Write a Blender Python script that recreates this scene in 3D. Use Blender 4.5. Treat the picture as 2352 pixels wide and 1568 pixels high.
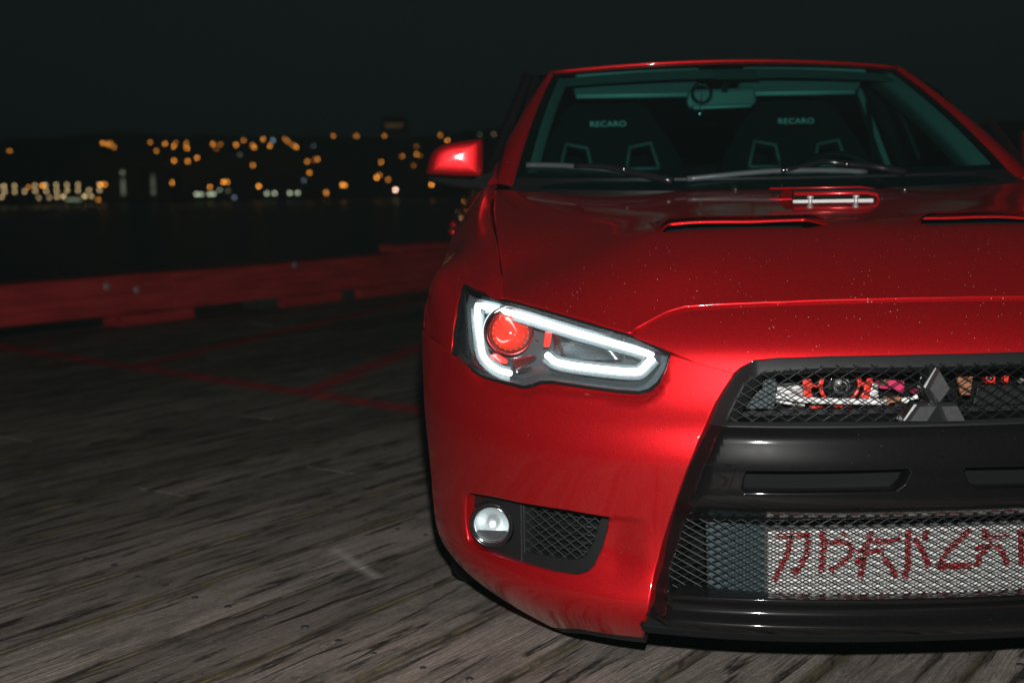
import bpy, bmesh, math, random
import numpy as np
from mathutils import Vector, Matrix
from mathutils.geometry import delaunay_2d_cdt

for o in list(bpy.data.objects): bpy.data.objects.remove(o, do_unlink=True)
scene = bpy.context.scene
COL = scene.collection
random.seed(7); rng = np.random.default_rng(7)
R = math.radians

# ------------------------------------------------------------------ camera
FPX, IW, IH = 3100.0, 2352.0, 1568.0
CAM = np.array([-0.8375, -2.35, 0.98])
PITCH, YAW, ROLL = R(-6.62), R(1.9), R(1.0)
_f = np.array([math.sin(YAW)*math.cos(PITCH), math.cos(YAW)*math.cos(PITCH), math.sin(PITCH)])
_r = np.array([math.cos(YAW), -math.sin(YAW), 0.0]); _u = np.cross(_r, _f)
CR = math.cos(ROLL)*_r - math.sin(ROLL)*_u
CU = math.sin(ROLL)*_r + math.cos(ROLL)*_u
cam_d = bpy.data.cameras.new('camera'); cam = bpy.data.objects.new('camera', cam_d); COL.objects.link(cam)
M = Matrix(((CR[0], CU[0], -_f[0], CAM[0]), (CR[1], CU[1], -_f[1], CAM[1]), (CR[2], CU[2], -_f[2], CAM[2]), (0, 0, 0, 1)))
cam.matrix_world = M
cam_d.sensor_width = 36; cam_d.lens = 36*FPX/IW
cam_d.clip_start = .05; cam_d.clip_end = 6000
cam_d.dof.use_dof = True; cam_d.dof.focus_distance = 2.66; cam_d.dof.aperture_fstop = 3.5
scene.camera = cam
scene.render.resolution_x, scene.render.resolution_y = 1024, 682

# ------------------------------------------------------------------ night sky, flash, exposure
w = bpy.data.worlds.new('World'); scene.world = w; w.use_nodes = True
bg = w.node_tree.nodes['Background']
bg.inputs[0].default_value = (.0036, .0062, .0058, 1); bg.inputs[1].default_value = 1.0
fl = bpy.data.lights.new('camera_flash', 'SPOT')
fl.energy = 435; fl.color = (1, .985, .96); fl.shadow_soft_size = .022
fl.spot_size = R(98); fl.spot_blend = 1.0
flash = bpy.data.objects.new('camera_flash', fl); COL.objects.link(flash)
FLASH = Vector(CAM + np.array([.03, -.03, .22])); flash.location = FLASH
flash.rotation_euler = (Vector((-.62, .60, .72)) - FLASH).to_track_quat('-Z', 'Y').to_euler()
scene.view_settings.view_transform = 'Standard'; scene.view_settings.look = 'None'
scene.view_settings.exposure = 0; scene.view_settings.gamma = 1
scene.render.engine = 'CYCLES'
scene.cycles.max_bounces = 8; scene.cycles.transparent_max_bounces = 24
scene.cycles.sample_clamp_indirect = 3.0

# ------------------------------------------------------------------ helpers
def ray(px, py): return _f + CR*(px-IW/2)/FPX - CU*(py-IH/2)/FPX
def at(px, py, **k):
    d = ray(px, py); a, v = list(k.items())[0]; i = 'xyz'.index(a)
    return CAM + d*(v-CAM[i])/d[i]
def hit(px, py, fn, y0=-.15, y1=.95):
    """first point along the line of sight where y >= fn(|x|, z)"""
    d = ray(px, py); ys = np.arange(y0, y1, .004)
    P = CAM[None]+d[None]*((ys-CAM[1])/d[1])[:, None]
    g = ys-fn(np.abs(P[:, 0]), P[:, 2])
    i = np.argmax(g >= 0)
    if g[i] < 0: i = len(ys)-1
    lo, hi = ys[max(i-1, 0)], ys[i]
    for _ in range(24):
        m = .5*(lo+hi); p = CAM+d*((m-CAM[1])/d[1])
        if m-fn(np.array([abs(p[0])]), np.array([p[2]]))[0] >= 0: hi = m
        else: lo = m
    return CAM+d*((hi-CAM[1])/d[1])
class CS:
    """natural cubic spline"""
    def __init__(s, x, y):
        x = np.asarray(x, float); y = np.asarray(y, float); n = len(x); h = np.diff(x)
        A = np.eye(n); b = np.zeros((n,)+y.shape[1:])
        for i in range(1, n-1):
            A[i, i-1] = h[i-1]; A[i, i] = 2*(h[i-1]+h[i]); A[i, i+1] = h[i]
            b[i] = 6*((y[i+1]-y[i])/h[i]-(y[i]-y[i-1])/h[i-1])
        s.x, s.y, s.m = x, y, np.linalg.solve(A, b)
    def __call__(s, t):
        t = np.asarray(t, float); x, y, m = s.x, s.y, s.m
        i = np.clip(np.searchsorted(x, t)-1, 0, len(x)-2); h = x[i+1]-x[i]
        tt = np.clip(t, x[0], x[-1]); a = (x[i+1]-tt)/h; b = (tt-x[i])/h
        if y.ndim > 1: a, b, h = a[..., None], b[..., None], h[..., None]
        v = a*y[i]+b*y[i+1]+((a**3-a)*m[i]+(b**3-b)*m[i+1])*h*h/6
        lo, hi = t < x[0], t > x[-1]
        if y.ndim == 1 and (np.any(lo) or np.any(hi)):
            s0 = (y[1]-y[0])/(x[1]-x[0])-(x[1]-x[0])*(2*m[0]+m[1])/6
            s1 = (y[-1]-y[-2])/(x[-1]-x[-2])+(x[-1]-x[-2])*(m[-2]+2*m[-1])/6
            v = np.where(lo, y[0]+s0*(t-x[0]), np.where(hi, y[-1]+s1*(t-x[-1]), v))
        return v
def sstep(x): x = np.clip(x, 0, 1); return x*x*(3-2*x)
def resample(pts, step, closed=True):
    P = np.asarray(pts, float); Q = np.vstack([P, P[:1]]) if closed else P
    out = []
    for a, b in zip(Q[:-1], Q[1:]):
        n = max(1, int(round(np.linalg.norm(b-a)/step)))
        for k in range(n): out.append(a+(b-a)*k/n)
    if not closed: out.append(Q[-1])
    return np.array(out)
def smooth_line(pts, n=8):
    """Catmull-Rom through open polyline"""
    P = np.asarray(pts, float); Q = np.vstack([2*P[0]-P[1], P, 2*P[-1]-P[-2]]); out = []
    for i in range(1, len(Q)-2):
        p0, p1, p2, p3 = Q[i-1:i+3]
        for t in np.arange(n)/n:
            out.append(.5*(2*p1+(p2-p0)*t+(2*p0-5*p1+4*p2-p3)*t*t+(3*p1-p0-3*p2+p3)*t**3))
    out.append(P[-1]); return np.array(out)
def inpoly(pts, poly):
    x, y = pts[:, 0], pts[:, 1]; c = np.zeros(len(pts), bool); n = len(poly); j = n-1
    for i in range(n):
        xi, yi, xj, yj = poly[i, 0], poly[i, 1], poly[j, 0], poly[j, 1]
        if yi != yj: c ^= ((yi > y) != (yj > y)) & (x < (xj-xi)*(y-yi)/(yj-yi)+xi)
        j = i
    return c
def link(name, me, mat=None, parent=None):
    o = bpy.data.objects.new(name, me); COL.objects.link(o)
    if mat is not None: me.materials.append(mat)
    if parent is not None: o.parent = parent
    return o
def mesh(name, V, F, mat=None, parent=None, smooth=True, normals=None):
    me = bpy.data.meshes.new(name)
    me.from_pydata([tuple(map(float, v)) for v in V], [], [tuple(map(int, f)) for f in F]); me.update()
    if smooth: me.polygons.foreach_set('use_smooth', [True]*len(me.polygons))
    if normals is not None: me.normals_split_custom_set_from_vertices([tuple(map(float, n)) for n in normals])
    return link(name, me, mat, parent)
def mirrored(o, parent=None):
    """the same piece on the other side of the car's centre line, with its sub-parts"""
    me = o.data.copy(); me.transform(Matrix.Scale(-1, 4, (1, 0, 0))); me.flip_normals()
    c = bpy.data.objects.new(o.name.split('.')[0], me); COL.objects.link(c)
    c.parent = parent if parent is not None else o.parent
    for k in o.keys(): c[k] = o[k]
    for ch in list(o.children): mirrored(ch, c)
    return c
class MB:
    def __init__(s): s.V, s.F = [], []
    def add(s, V, F): n = len(s.V); s.V += [tuple(map(float, v)) for v in V]; s.F += [tuple(i+n for i in f) for f in F]
    def box(s, lo, hi):
        x0, y0, z0 = lo; x1, y1, z1 = hi
        s.add([(x0,y0,z0),(x1,y0,z0),(x1,y1,z0),(x0,y1,z0),(x0,y0,z1),(x1,y0,z1),(x1,y1,z1),(x0,y1,z1)],
              [(3,2,1,0),(4,5,6,7),(0,1,5,4),(1,2,6,5),(2,3,7,6),(3,0,4,7)])
    def tube(s, pts, r, n=8, caps=True, up=(0, 0, 1), flat=1.0):
        P = np.asarray(pts, float); rr = np.broadcast_to(np.asarray(r, float), (len(P),)); V, F = [], []
        T = np.gradient(P, axis=0); T /= np.linalg.norm(T, axis=1)[:, None]+1e-12
        for i in range(len(P)):
            a = np.cross(T[i], up); 
            if np.linalg.norm(a) < 1e-4: a = np.cross(T[i], (1, 0, 0))
            a /= np.linalg.norm(a); b = np.cross(a, T[i])
            for k in range(n):
                g = 2*math.pi*k/n; V.append(P[i]+rr[i]*(a*math.cos(g)*flat+b*math.sin(g)))
        for i in range(len(P)-1):
            for k in range(n):
                q = (k+1) % n; F.append((i*n+k, i*n+q, (i+1)*n+q, (i+1)*n+k))
        if caps: F.append(tuple(range(n))[::-1]); F.append(tuple((len(P)-1)*n+k for k in range(n)))
        s.add(V, F)
    def prism(s, poly, y0, y1):
        """polygon in (x, z), extruded along y; y0/y1 may be functions of (x, z)"""
        P = np.asarray(poly, float); n = len(P)
        f = lambda q, p: q(p[0], p[1]) if callable(q) else q
        V = [(p[0], f(y0, p), p[1]) for p in P]+[(p[0], f(y1, p), p[1]) for p in P]
        s.add(V, [tuple(range(n)), tuple(range(2*n-1, n-1, -1))]+[(i, i+n, (i+1) % n+n, (i+1) % n) for i in range(n)])
    def lathe(s, prof, c, axis='y', n=32, a0=0, a1=2*math.pi):
        """profile (radius, along) round an axis through c"""
        full = abs(a1-a0-2*math.pi) < 1e-6; m = n if full else n+1; V, F = [], []
        for (r, h) in prof:
            for k in range(m):
                g = a0+(a1-a0)*k/n; u, v = r*math.cos(g), r*math.sin(g)
                V.append((c[0]+u, c[1]+h, c[2]+v) if axis == 'y' else ((c[0]+h, c[1]+u, c[2]+v) if axis == 'x' else (c[0]+u, c[1]+v, c[2]+h)))
        for i in range(len(prof)-1):
            for k in range(n):
                q = (k+1) % m; F.append((i*m+k, i*m+q, (i+1)*m+q, (i+1)*m+k))
        s.add(V, F)
    def build(s, name, mat, parent=None, smooth=True, bevel=0, auto=None):
        o = mesh(name, s.V, s.F, mat, parent, smooth)
        bm = bmesh.new(); bm.from_mesh(o.data); bmesh.ops.recalc_face_normals(bm, faces=bm.faces)
        if bevel:
            bmesh.ops.bevel(bm, geom=[e for e in bm.edges if len(e.link_faces) == 2 and e.calc_face_angle(0) > .6], offset=bevel, segments=2, affect='EDGES', profile=.6)
        bm.to_mesh(o.data); bm.free()
        if smooth: o.data.polygons.foreach_set('use_smooth', [True]*len(o.data.polygons))
        if auto:
            bm = bmesh.new(); bm.from_mesh(o.data)
            for e in bm.edges: e.smooth = e.calc_face_angle(0) < auto if len(e.link_faces) == 2 else False
            bm.to_mesh(o.data); bm.free()
        return o
def panel(name, surf, outline, mat, parent, holes=(), h=.014, su=1.0, sv=1.0, r=.0025, depth=.014, toward=(0, -1, .2), rh=None):
    """trimmed sheet-metal panel on a smooth surface surf(u, v) -> xyz, edges rolled back"""
    loops = []
    for L in [outline]+list(holes):
        L = np.asarray(L, float)*np.array([su, sv]); loops.append(resample(L, h*.55))
    lo, hi = loops[0].min(0), loops[0].max(0)
    gx, gy = np.meshgrid(np.arange(lo[0]+h*.5, hi[0], h), np.arange(lo[1]+h*.5, hi[1], h)); G = np.c_[gx.ravel(), gy.ravel()]
    ok = inpoly(G, loops[0])
    for L in loops[1:]: ok &= ~inpoly(G, L)
    G = G[ok]
    B = np.vstack(loops); keep = np.ones(len(G), bool)
    for i in range(0, len(G), 400):
        d = ((G[i:i+400, None]-B[None])**2).sum(2).min(1); keep[i:i+400] = d > (h*.4)**2
    G = G[keep]; pts = np.vstack([B, G]); edges = []; n0 = 0
    for L in loops:
        n = len(L); edges += [(n0+i, n0+(i+1) % n) for i in range(n)]; n0 += n
    vo, eo, fo, ov, oe, of = delaunay_2d_cdt([Vector(p) for p in pts], edges, [], 0, 1e-7)
    Q = np.array([(v.x, v.y) for v in vo]); T = np.array([f for f in fo if len(f) == 3])
    cen = Q[T].mean(1); ok = inpoly(cen, loops[0])
    for L in loops[1:]: ok &= ~inpoly(cen, L)
    T = T[ok]
    uv = Q/np.array([su, sv]); P = surf(uv[:, 0], uv[:, 1]); e = 2e-4
    du = surf(uv[:, 0]+e, uv[:, 1])-surf(uv[:, 0]-e, uv[:, 1]); dv = surf(uv[:, 0], uv[:, 1]+e)-surf(uv[:, 0], uv[:, 1]-e)
    N = np.cross(du, dv); N /= np.linalg.norm(N, axis=1)[:, None]+1e-15
    if (N@np.array(toward)).mean() < 0: N = -N
    fn = np.cross(P[T[:, 1]]-P[T[:, 0]], P[T[:, 2]]-P[T[:, 0]])
    fl_ = (fn*N[T[:, 0]]).sum(1) < 0; T[fl_] = T[fl_][:, ::-1]
    # boundary edges -> rolled rim
    cnt = {}
    for t in T:
        for a, b in ((t[0], t[1]), (t[1], t[2]), (t[2], t[0])): cnt[(a, b)] = cnt.get((a, b), 0)+1
    be = [(a, b) for (a, b) in cnt if (b, a) not in cnt]
    out = {}
    for a, b in be:
        d = P[b]-P[a]; o_ = np.cross(d, N[a]); o_ /= np.linalg.norm(o_)+1e-15
        for q in (a, b): out[q] = out.get(q, 0)+o_
    V = [P]; NN = [N]; idx = {q: i for i, q in enumerate(out)}; bl = list(out); base = len(P)
    O = np.array([out[q]/(np.linalg.norm(out[q])+1e-15) for q in bl]); PB, NB = P[bl], N[bl]; F = [tuple(t) for t in T]
    nout = len(loops[0]); rr = np.array([r if (rh is None or q < nout) else rh for q in bl])[:, None]
    rings = [(.6, -.2, .75, .66), (1, -1, .1, 1), (1, -1-depth/r, 0, 1)]   # (out, down, normal weights)
    for (ro, rn, nn, no) in rings:
        V.append(PB+O*rr*ro+NB*rr*rn); m = NB*nn+O*no; NN.append(m/np.linalg.norm(m, axis=1)[:, None])
    nb = len(bl)
    for a, b in be:
        ia, ib = idx[a], idx[b]; prev = (a, b)
        for k in range(3):
            cur = (base+k*nb+ia, base+k*nb+ib); F.append((prev[0], cur[0], cur[1], prev[1])); prev = cur
    V = np.vstack(V); NN = np.vstack(NN)
    return mesh(name, V, F, mat, parent, True, NN)
def grid(name, X, mat, parent=None, close_u=False, flip=False):
    """X[i][j] xyz grid -> smooth mesh"""
    X = np.asarray(X, float); a, b = X.shape[:2]; F = []
    for i in range(a-1 + (1 if close_u else 0)):
        for j in range(b-1):
            f = (i*b+j, i*b+j+1, ((i+1) % a)*b+j+1, ((i+1) % a)*b+j); F.append(f[::-1] if flip else f)
    return mesh(name, X.reshape(-1, 3), F, mat, parent)
def solidify(o, t):
    m = o.modifiers.new('thickness', 'SOLIDIFY'); m.thickness = t; m.offset = -1; return o
def thing(name, label, cat, loc=(0, 0, 0), rz=0, group=None):
    o = bpy.data.objects.new(name, None); COL.objects.link(o); o.location = loc; o.rotation_euler = (0, 0, rz); o.empty_display_size = .1
    return tag(o, label, cat, group)
def tag(o, label, cat, group=None):
    o['label'] = label; o['category'] = cat
    if group: o['group'] = group
    return o

# ------------------------------------------------------------------ materials
def node_mat(name):
    m = bpy.data.materials.new(name); m.use_nodes = True; nt = m.node_tree
    return m, nt, nt.nodes['Principled BSDF']
def mat(name, c, rough=.5, metal=0, coat=0, coat_r=.05, emit=None, es=0, spec=.5, bump=0, bscale=200, vary=0):
    m, nt, p = node_mat(name)
    p.inputs['Base Color'].default_value = (*c, 1); p.inputs['Roughness'].default_value = rough; p.inputs['Metallic'].default_value = metal
    p.inputs['Coat Weight'].default_value = coat; p.inputs['Coat Roughness'].default_value = coat_r; p.inputs['Specular IOR Level'].default_value = spec
    if emit: p.inputs['Emission Color'].default_value = (*emit, 1); p.inputs['Emission Strength'].default_value = es
    L = nt.links
    if bump or vary:
        tc = nt.nodes.new('ShaderNodeTexCoord'); nz = nt.nodes.new('ShaderNodeTexNoise'); nz.inputs['Scale'].default_value = bscale; nz.inputs['Detail'].default_value = 4
        L.new(tc.outputs['Object'], nz.inputs['Vector'])
    if bump:
        b = nt.nodes.new('ShaderNodeBump'); b.inputs['Strength'].default_value = bump; b.inputs['Distance'].default_value = .002
        L.new(nz.outputs['Fac'], b.inputs['Height']); L.new(b.outputs['Normal'], p.inputs['Normal'])
    if vary:
        r = nt.nodes.new('ShaderNodeMapRange'); r.inputs['To Min'].default_value = max(.02, rough-vary); r.inputs['To Max'].default_value = rough+vary
        L.new(nz.outputs['Fac'], r.inputs['Value']); L.new(r.outputs['Result'], p.inputs['Roughness'])
    return m
def paint_mat(name, col, dust=1.0, metal=.75, rough=.46, spec=.4, fleck=.25):
    m, nt, p = node_mat(name); L = nt.links; N = nt.nodes
    p.inputs['Metallic'].default_value = metal; p.inputs['Roughness'].default_value = rough
    p.inputs['Coat Weight'].default_value = 1; p.inputs['Coat Roughness'].default_value = .03; p.inputs['Specular IOR Level'].default_value = spec
    tc = N.new('ShaderNodeTexCoord')
    # flake variation
    fk = N.new('ShaderNodeTexVoronoi'); fk.inputs['Scale'].default_value = 900; L.new(tc.outputs['Object'], fk.inputs['Vector'])
    mr = N.new('ShaderNodeMapRange'); mr.inputs['To Min'].default_value = 1-fleck; mr.inputs['To Max'].default_value = 1+fleck
    sx = N.new('ShaderNodeSeparateColor'); L.new(fk.outputs['Color'], sx.inputs['Color']); L.new(sx.outputs['Red'], mr.inputs['Value'])
    base = N.new('ShaderNodeMix'); base.data_type = 'RGBA'; base.blend_type = 'MULTIPLY'; base.inputs['Factor'].default_value = 1
    base.inputs[6].default_value = (*col, 1); L.new(mr.outputs['Result'], base.inputs[7])
    # sparse dust specks: distance to random points, only some cells
    v = N.new('ShaderNodeTexVoronoi'); v.inputs['Scale'].default_value = 130; v.inputs['Randomness'].default_value = 1; L.new(tc.outputs['Object'], v.inputs['Vector'])
    sc = N.new('ShaderNodeSeparateColor'); L.new(v.outputs['Color'], sc.inputs['Color'])
    rad = N.new('ShaderNodeMapRange'); rad.inputs['From Min'].default_value = .50; rad.inputs['From Max'].default_value = 1; rad.inputs['To Min'].default_value = 0; rad.inputs['To Max'].default_value = .15*dust; rad.clamp = True
    big = N.new('ShaderNodeTexNoise'); big.inputs['Scale'].default_value = 4.5; big.inputs['Detail'].default_value = 3; L.new(tc.outputs['Object'], big.inputs['Vector'])
    pr = N.new('ShaderNodeMapRange'); pr.inputs['From Min'].default_value = .35; pr.inputs['From Max'].default_value = .65; pr.inputs['To Min'].default_value = .35; L.new(big.outputs['Fac'], pr.inputs['Value'])
    ml = N.new('ShaderNodeMath'); ml.operation = 'MULTIPLY'; L.new(sc.outputs['Red'], rad.inputs['Value']); L.new(rad.outputs['Result'], ml.inputs[0]); L.new(pr.outputs['Result'], ml.inputs[1])
    cmp_ = N.new('ShaderNodeMath'); cmp_.operation = 'LESS_THAN'; L.new(v.outputs['Distance'], cmp_.inputs[0]); L.new(ml.outputs[0], cmp_.inputs[1])
    mx = N.new('ShaderNodeMix'); mx.data_type = 'RGBA'; L.new(cmp_.outputs[0], mx.inputs['Factor']); L.new(base.outputs[2], mx.inputs[6]); mx.inputs[7].default_value = (.62, .42, .41, 1)
    L.new(mx.outputs[2], p.inputs['Base Color'])
    mm = N.new('ShaderNodeMath'); mm.operation = 'MULTIPLY_ADD'; mm.inputs[1].default_value = -metal; mm.inputs[2].default_value = metal; L.new(cmp_.outputs[0], mm.inputs[0]); L.new(mm.outputs[0], p.inputs['Metallic'])
    # coat: faint dusty haze
    hz = N.new('ShaderNodeTexNoise'); hz.inputs['Scale'].default_value = 30; hz.inputs['Detail'].default_value = 6; L.new(tc.outputs['Object'], hz.inputs['Vector'])
    hr = N.new('ShaderNodeMapRange'); hr.inputs['To Min'].default_value = .02; hr.inputs['To Max'].default_value = .09; L.new(hz.outputs['Fac'], hr.inputs['Value']); L.new(hr.outputs['Result'], p.inputs['Coat Roughness'])
    return m
def glass_mat(name, tint, ior=1.45, rough=.01, extra=0):
    """thin pane: tinted see-through with real Fresnel reflection"""
    m = bpy.data.materials.new(name); m.use_nodes = True; nt = m.node_tree; nt.nodes.clear(); N = nt.nodes; L = nt.links
    o = N.new('ShaderNodeOutputMaterial'); t = N.new('ShaderNodeBsdfTransparent'); g = N.new('ShaderNodeBsdfGlossy'); x = N.new('ShaderNodeMixShader'); f = N.new('ShaderNodeFresnel')
    t.inputs['Color'].default_value = (*tint, 1); g.inputs['Roughness'].default_value = rough; f.inputs['IOR'].default_value = ior
    gg = N.new('ShaderNodeNewGeometry'); io = N.new('ShaderNodeMapRange'); io.inputs['To Min'].default_value = ior; io.inputs['To Max'].default_value = 1/ior; L.new(gg.outputs['Backfacing'], io.inputs['Value']); L.new(io.outputs['Result'], f.inputs['IOR'])   # a thin pane reflects alike from both sides
    L.new(f.outputs[0], x.inputs[0]); L.new(t.outputs[0], x.inputs[1]); L.new(g.outputs[0], x.inputs[2])
    if extra:
        d = N.new('ShaderNodeBsdfTranslucent'); d.inputs['Color'].default_value = (.85, .85, .85, 1); y = N.new('ShaderNodeMixShader'); 
        nz = N.new('ShaderNodeTexNoise'); nz.inputs['Scale'].default_value = 260; nz.inputs['Detail'].default_value = 5; tc = N.new('ShaderNodeTexCoord'); L.new(tc.outputs['Object'], nz.inputs['Vector'])
        mr = N.new('ShaderNodeMapRange'); mr.inputs['From Min'].default_value = .55; mr.inputs['From Max'].default_value = .8; mr.inputs['To Min'].default_value = extra*.8; mr.inputs['To Max'].default_value = extra*3; L.new(nz.outputs['Fac'], mr.inputs['Value'])
        L.new(mr.outputs['Result'], y.inputs[0]); L.new(x.outputs[0], y.inputs[1]); L.new(d.outputs[0], y.inputs[2]); L.new(y.outputs[0], o.inputs[0])
    else: L.new(x.outputs[0], o.inputs[0])
    return m
def emit_mat(name, c, s):
    m = bpy.data.materials.new(name); m.use_nodes = True; nt = m.node_tree; nt.nodes.clear()
    o = nt.nodes.new('ShaderNodeOutputMaterial'); e = nt.nodes.new('ShaderNodeEmission'); e.inputs[0].default_value = (*c, 1); e.inputs[1].default_value = s
    nt.links.new(e.outputs[0], o.inputs[0]); return m
RED = paint_mat('red_metallic_paint', (.62, .006, .011))
REDB = paint_mat('red_metallic_paint_bumper', (.62, .006, .011), dust=.55)
BLKP = paint_mat('black_metallic_paint', (.0045, .004, .0044), dust=.35, metal=0, rough=.36, fleck=.5, spec=.06)
BLKG = mat('gloss_black', (.010, .011, .012), .22, coat=.6, vary=.06, bscale=40)
PLAS = mat('black_plastic', (.009, .0095, .010), .52, spec=.3, bump=.25, bscale=900)
MATT = mat('matt_black', (.006, .0065, .007), .8, spec=.1)
RUBB = mat('rubber', (.014, .014, .014), .62, bump=.2, bscale=300)
MESHM = mat('black_wire', (.007, .008, .0085), .36, metal=0, spec=.3, vary=.1, bscale=300)
MESHF = mat('grey_wire', (.07, .075, .08), .32, metal=.5)
CHROME = mat('chrome', (.75, .77, .78), .09, metal=1)
DCHROME = mat('dark_chrome', (.30, .32, .33), .20, metal=1)
ALU = mat('aluminium', (.62, .62, .61), .42, metal=.55, bump=.2, bscale=500)
STEEL = mat('dark_steel', (.10, .11, .115), .42, metal=.9)
SLATE = mat('slate_plastic', (.045, .062, .068), .6, bump=.15, bscale=120)
REDP = mat('red_bracket_paint', (.75, .035, .02), .4, coat=.3)
GLASS = glass_mat('windscreen_glass', (.33, .76, .70), rough=.008)
SIDEG = glass_mat('side_glass', (.16, .30, .28))
LENSG = glass_mat('headlight_cover_glass', (.96, .98, .98), rough=.02, extra=.034)
CLEAR = glass_mat('lamp_glass', (.95, .96, .96), rough=.01)

# ------------------------------------------------------------------ pier deck
TH = R(36); DU = np.array([math.sin(TH), math.cos(TH)]); DN = np.array([-math.cos(TH), math.sin(TH)])
def deck_xy(al, ac): return DU*al+DN*ac
def wood_mat():
    m, nt, p = node_mat('weathered_deck_wood'); N = nt.nodes; L = nt.links
    tc = N.new('ShaderNodeTexCoord'); oi = N.new('ShaderNodeObjectInfo'); geo = N.new('ShaderNodeNewGeometry')
    def math_(op, a, b=None, c=None):
        n = N.new('ShaderNodeMath'); n.operation = op
        for i, v in enumerate((a, b, c)):
            if v is None: continue
            if isinstance(v, (int, float)): n.inputs[i].default_value = v
            else: L.new(v, n.inputs[i])
        return n.outputs[0]
    def rng_(v, a, b, c=0., d=1.):
        n = N.new('ShaderNodeMapRange'); n.inputs['From Min'].default_value = a; n.inputs['From Max'].default_value = b; n.inputs['To Min'].default_value = c; n.inputs['To Max'].default_value = d; L.new(v, n.inputs['Value']); return n.outputs['Result']
    def mix(f, a, b, mode='MIX'):
        n = N.new('ShaderNodeMix'); n.data_type = 'RGBA'; n.blend_type = mode
        for s, v in ((n.inputs['Factor'], f), (n.inputs[6], a), (n.inputs[7], b)):
            if isinstance(v, (int, float)): s.default_value = v
            elif isinstance(v, tuple): s.default_value = (*v, 1)
            else: L.new(v, s)
        return n.outputs[2]
    def noise(vec, sc, det=5, rough=.6, dist=0):
        n = N.new('ShaderNodeTexNoise'); n.inputs['Scale'].default_value = sc; n.inputs['Detail'].default_value = det; n.inputs['Roughness'].default_value = rough; n.inputs['Distortion'].default_value = dist; L.new(vec, n.inputs['Vector']); return n.outputs['Fac']
    # plank space: x along, y across; random shift per plank
    off = N.new('ShaderNodeVectorMath'); off.operation = 'ADD'; L.new(tc.outputs['Object'], off.inputs[0])
    cv = N.new('ShaderNodeCombineXYZ'); rnd = math_('MULTIPLY', oi.outputs['Random'], 37.0); L.new(rnd, cv.inputs[0]); L.new(math_('MULTIPLY', oi.outputs['Random'], 91.0), cv.inputs[1]); L.new(cv.outputs[0], off.inputs[1])
    P = off.outputs[0]
    def scaled(sx, sy, sz=1):
        n = N.new('ShaderNodeMapping'); n.inputs['Scale'].default_value = (sx, sy, sz); L.new(P, n.inputs['Vector']); return n.outputs[0]
    warp = noise(scaled(1.6, 7), 1.0, 3, .55)                      # slow bend of the grain
    sep = N.new('ShaderNodeSeparateXYZ'); L.new(P, sep.inputs[0])
    acr = math_('ADD', sep.outputs[1], math_('MULTIPLY', warp, .11))
    cg = N.new('ShaderNodeCombineXYZ'); L.new(math_('MULTIPLY', sep.outputs[0], 1.2), cg.inputs[0]); L.new(math_('MULTIPLY', acr, 150.), cg.inputs[1])
    grain = noise(cg.outputs[0], 1.0, 6, .7, .25)
    cg2 = N.new('ShaderNodeCombineXYZ'); L.new(math_('MULTIPLY', sep.outputs[0], 5.), cg2.inputs[0]); L.new(math_('MULTIPLY', acr, 520.), cg2.inputs[1])
    fine = noise(cg2.outputs[0], 1.0, 4, .7)
    blot = noise(scaled(3.2, 11), 1.0, 6, .65, .6)
    streak = noise(scaled(2.4, 30), 1.0, 5, .62, .8)
    col = mix(rng_(grain, .36, .64), (.060, .047, .037), (.43, .37, .31))
    col = mix(rng_(fine, .40, .62, 0, .75), col, (.36, .30, .255))
    col = mix(rng_(blot, .44, .66, 0, .80), col, (.092, .082, .066))            # grey-green weathering
    col = mix(rng_(streak, .54, .63, 0, .95), col, (.016, .012, .010))           # dark rot streaks
    warm = noise(scaled(6, 22), 1.0, 4)
    col = mix(rng_(warm, .60, .78, 0, .30), col, (.33, .18, .10))
    pale = noise(scaled(11, 46), 1.0, 6, .75, 1.0)
    col = mix(rng_(pale, .58, .72, 0, .65), col, (.42, .37, .33))                # scuffed pale fibres
    pit = noise(scaled(26, 75), 1.0, 4, .65, .6)
    col = mix(rng_(pit, .64, .70, 0, .85), col, (.022, .016, .012))               # short dark splits
    grit = noise(scaled(60, 150), 1.0, 4, .75)
    col = mix(rng_(grit, .35, .60, .40, 0), col, (.04, .033, .026)); col = mix(rng_(grit, .58, .72, 0, .55), col, (.46, .41, .36))
    # knots
    kn = N.new('ShaderNodeTexVoronoi'); kn.inputs['Scale'].default_value = 1; L.new(scaled(1.5, 4.4), kn.inputs['Vector'])
    ks = N.new('ShaderNodeSeparateColor'); L.new(kn.outputs['Color'], ks.inputs['Color'])
    kd = math_('SUBTRACT', kn.outputs['Distance'], math_('MULTIPLY', ks.outputs['Red'], .05))
    col = mix(math_('MULTIPLY', rng_(kd, .07, .015), rng_(ks.outputs['Green'], .6, .65)), col, (.03, .022, .018))
    # per-plank tone
    tone = N.new('ShaderNodeHueSaturation'); tone.inputs['Saturation'].default_value = .9; L.new(rng_(oi.outputs['Random'], 0, 1, .66, 1.22), tone.inputs['Value']); L.new(col, tone.inputs['Color']); col = tone.outputs['Color']
    # moss and dirt along the joints (object y = distance from plank centre line)
    so = N.new('ShaderNodeSeparateXYZ'); L.new(tc.outputs['Object'], so.inputs[0])
    edge = math_('ABSOLUTE', so.outputs[1])
    mossn = noise(scaled(5, 26), 1.0, 5, .65)
    mo = math_('MULTIPLY', rng_(math_('ADD', edge, math_('MULTIPLY', mossn, .018)), .112, .128), rng_(mossn, .47, .60, .0, .9))
    col = mix(mo, col, (.11, .088, .030))
    edn = noise(scaled(9, 60), 1.0, 4, .7)
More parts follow.
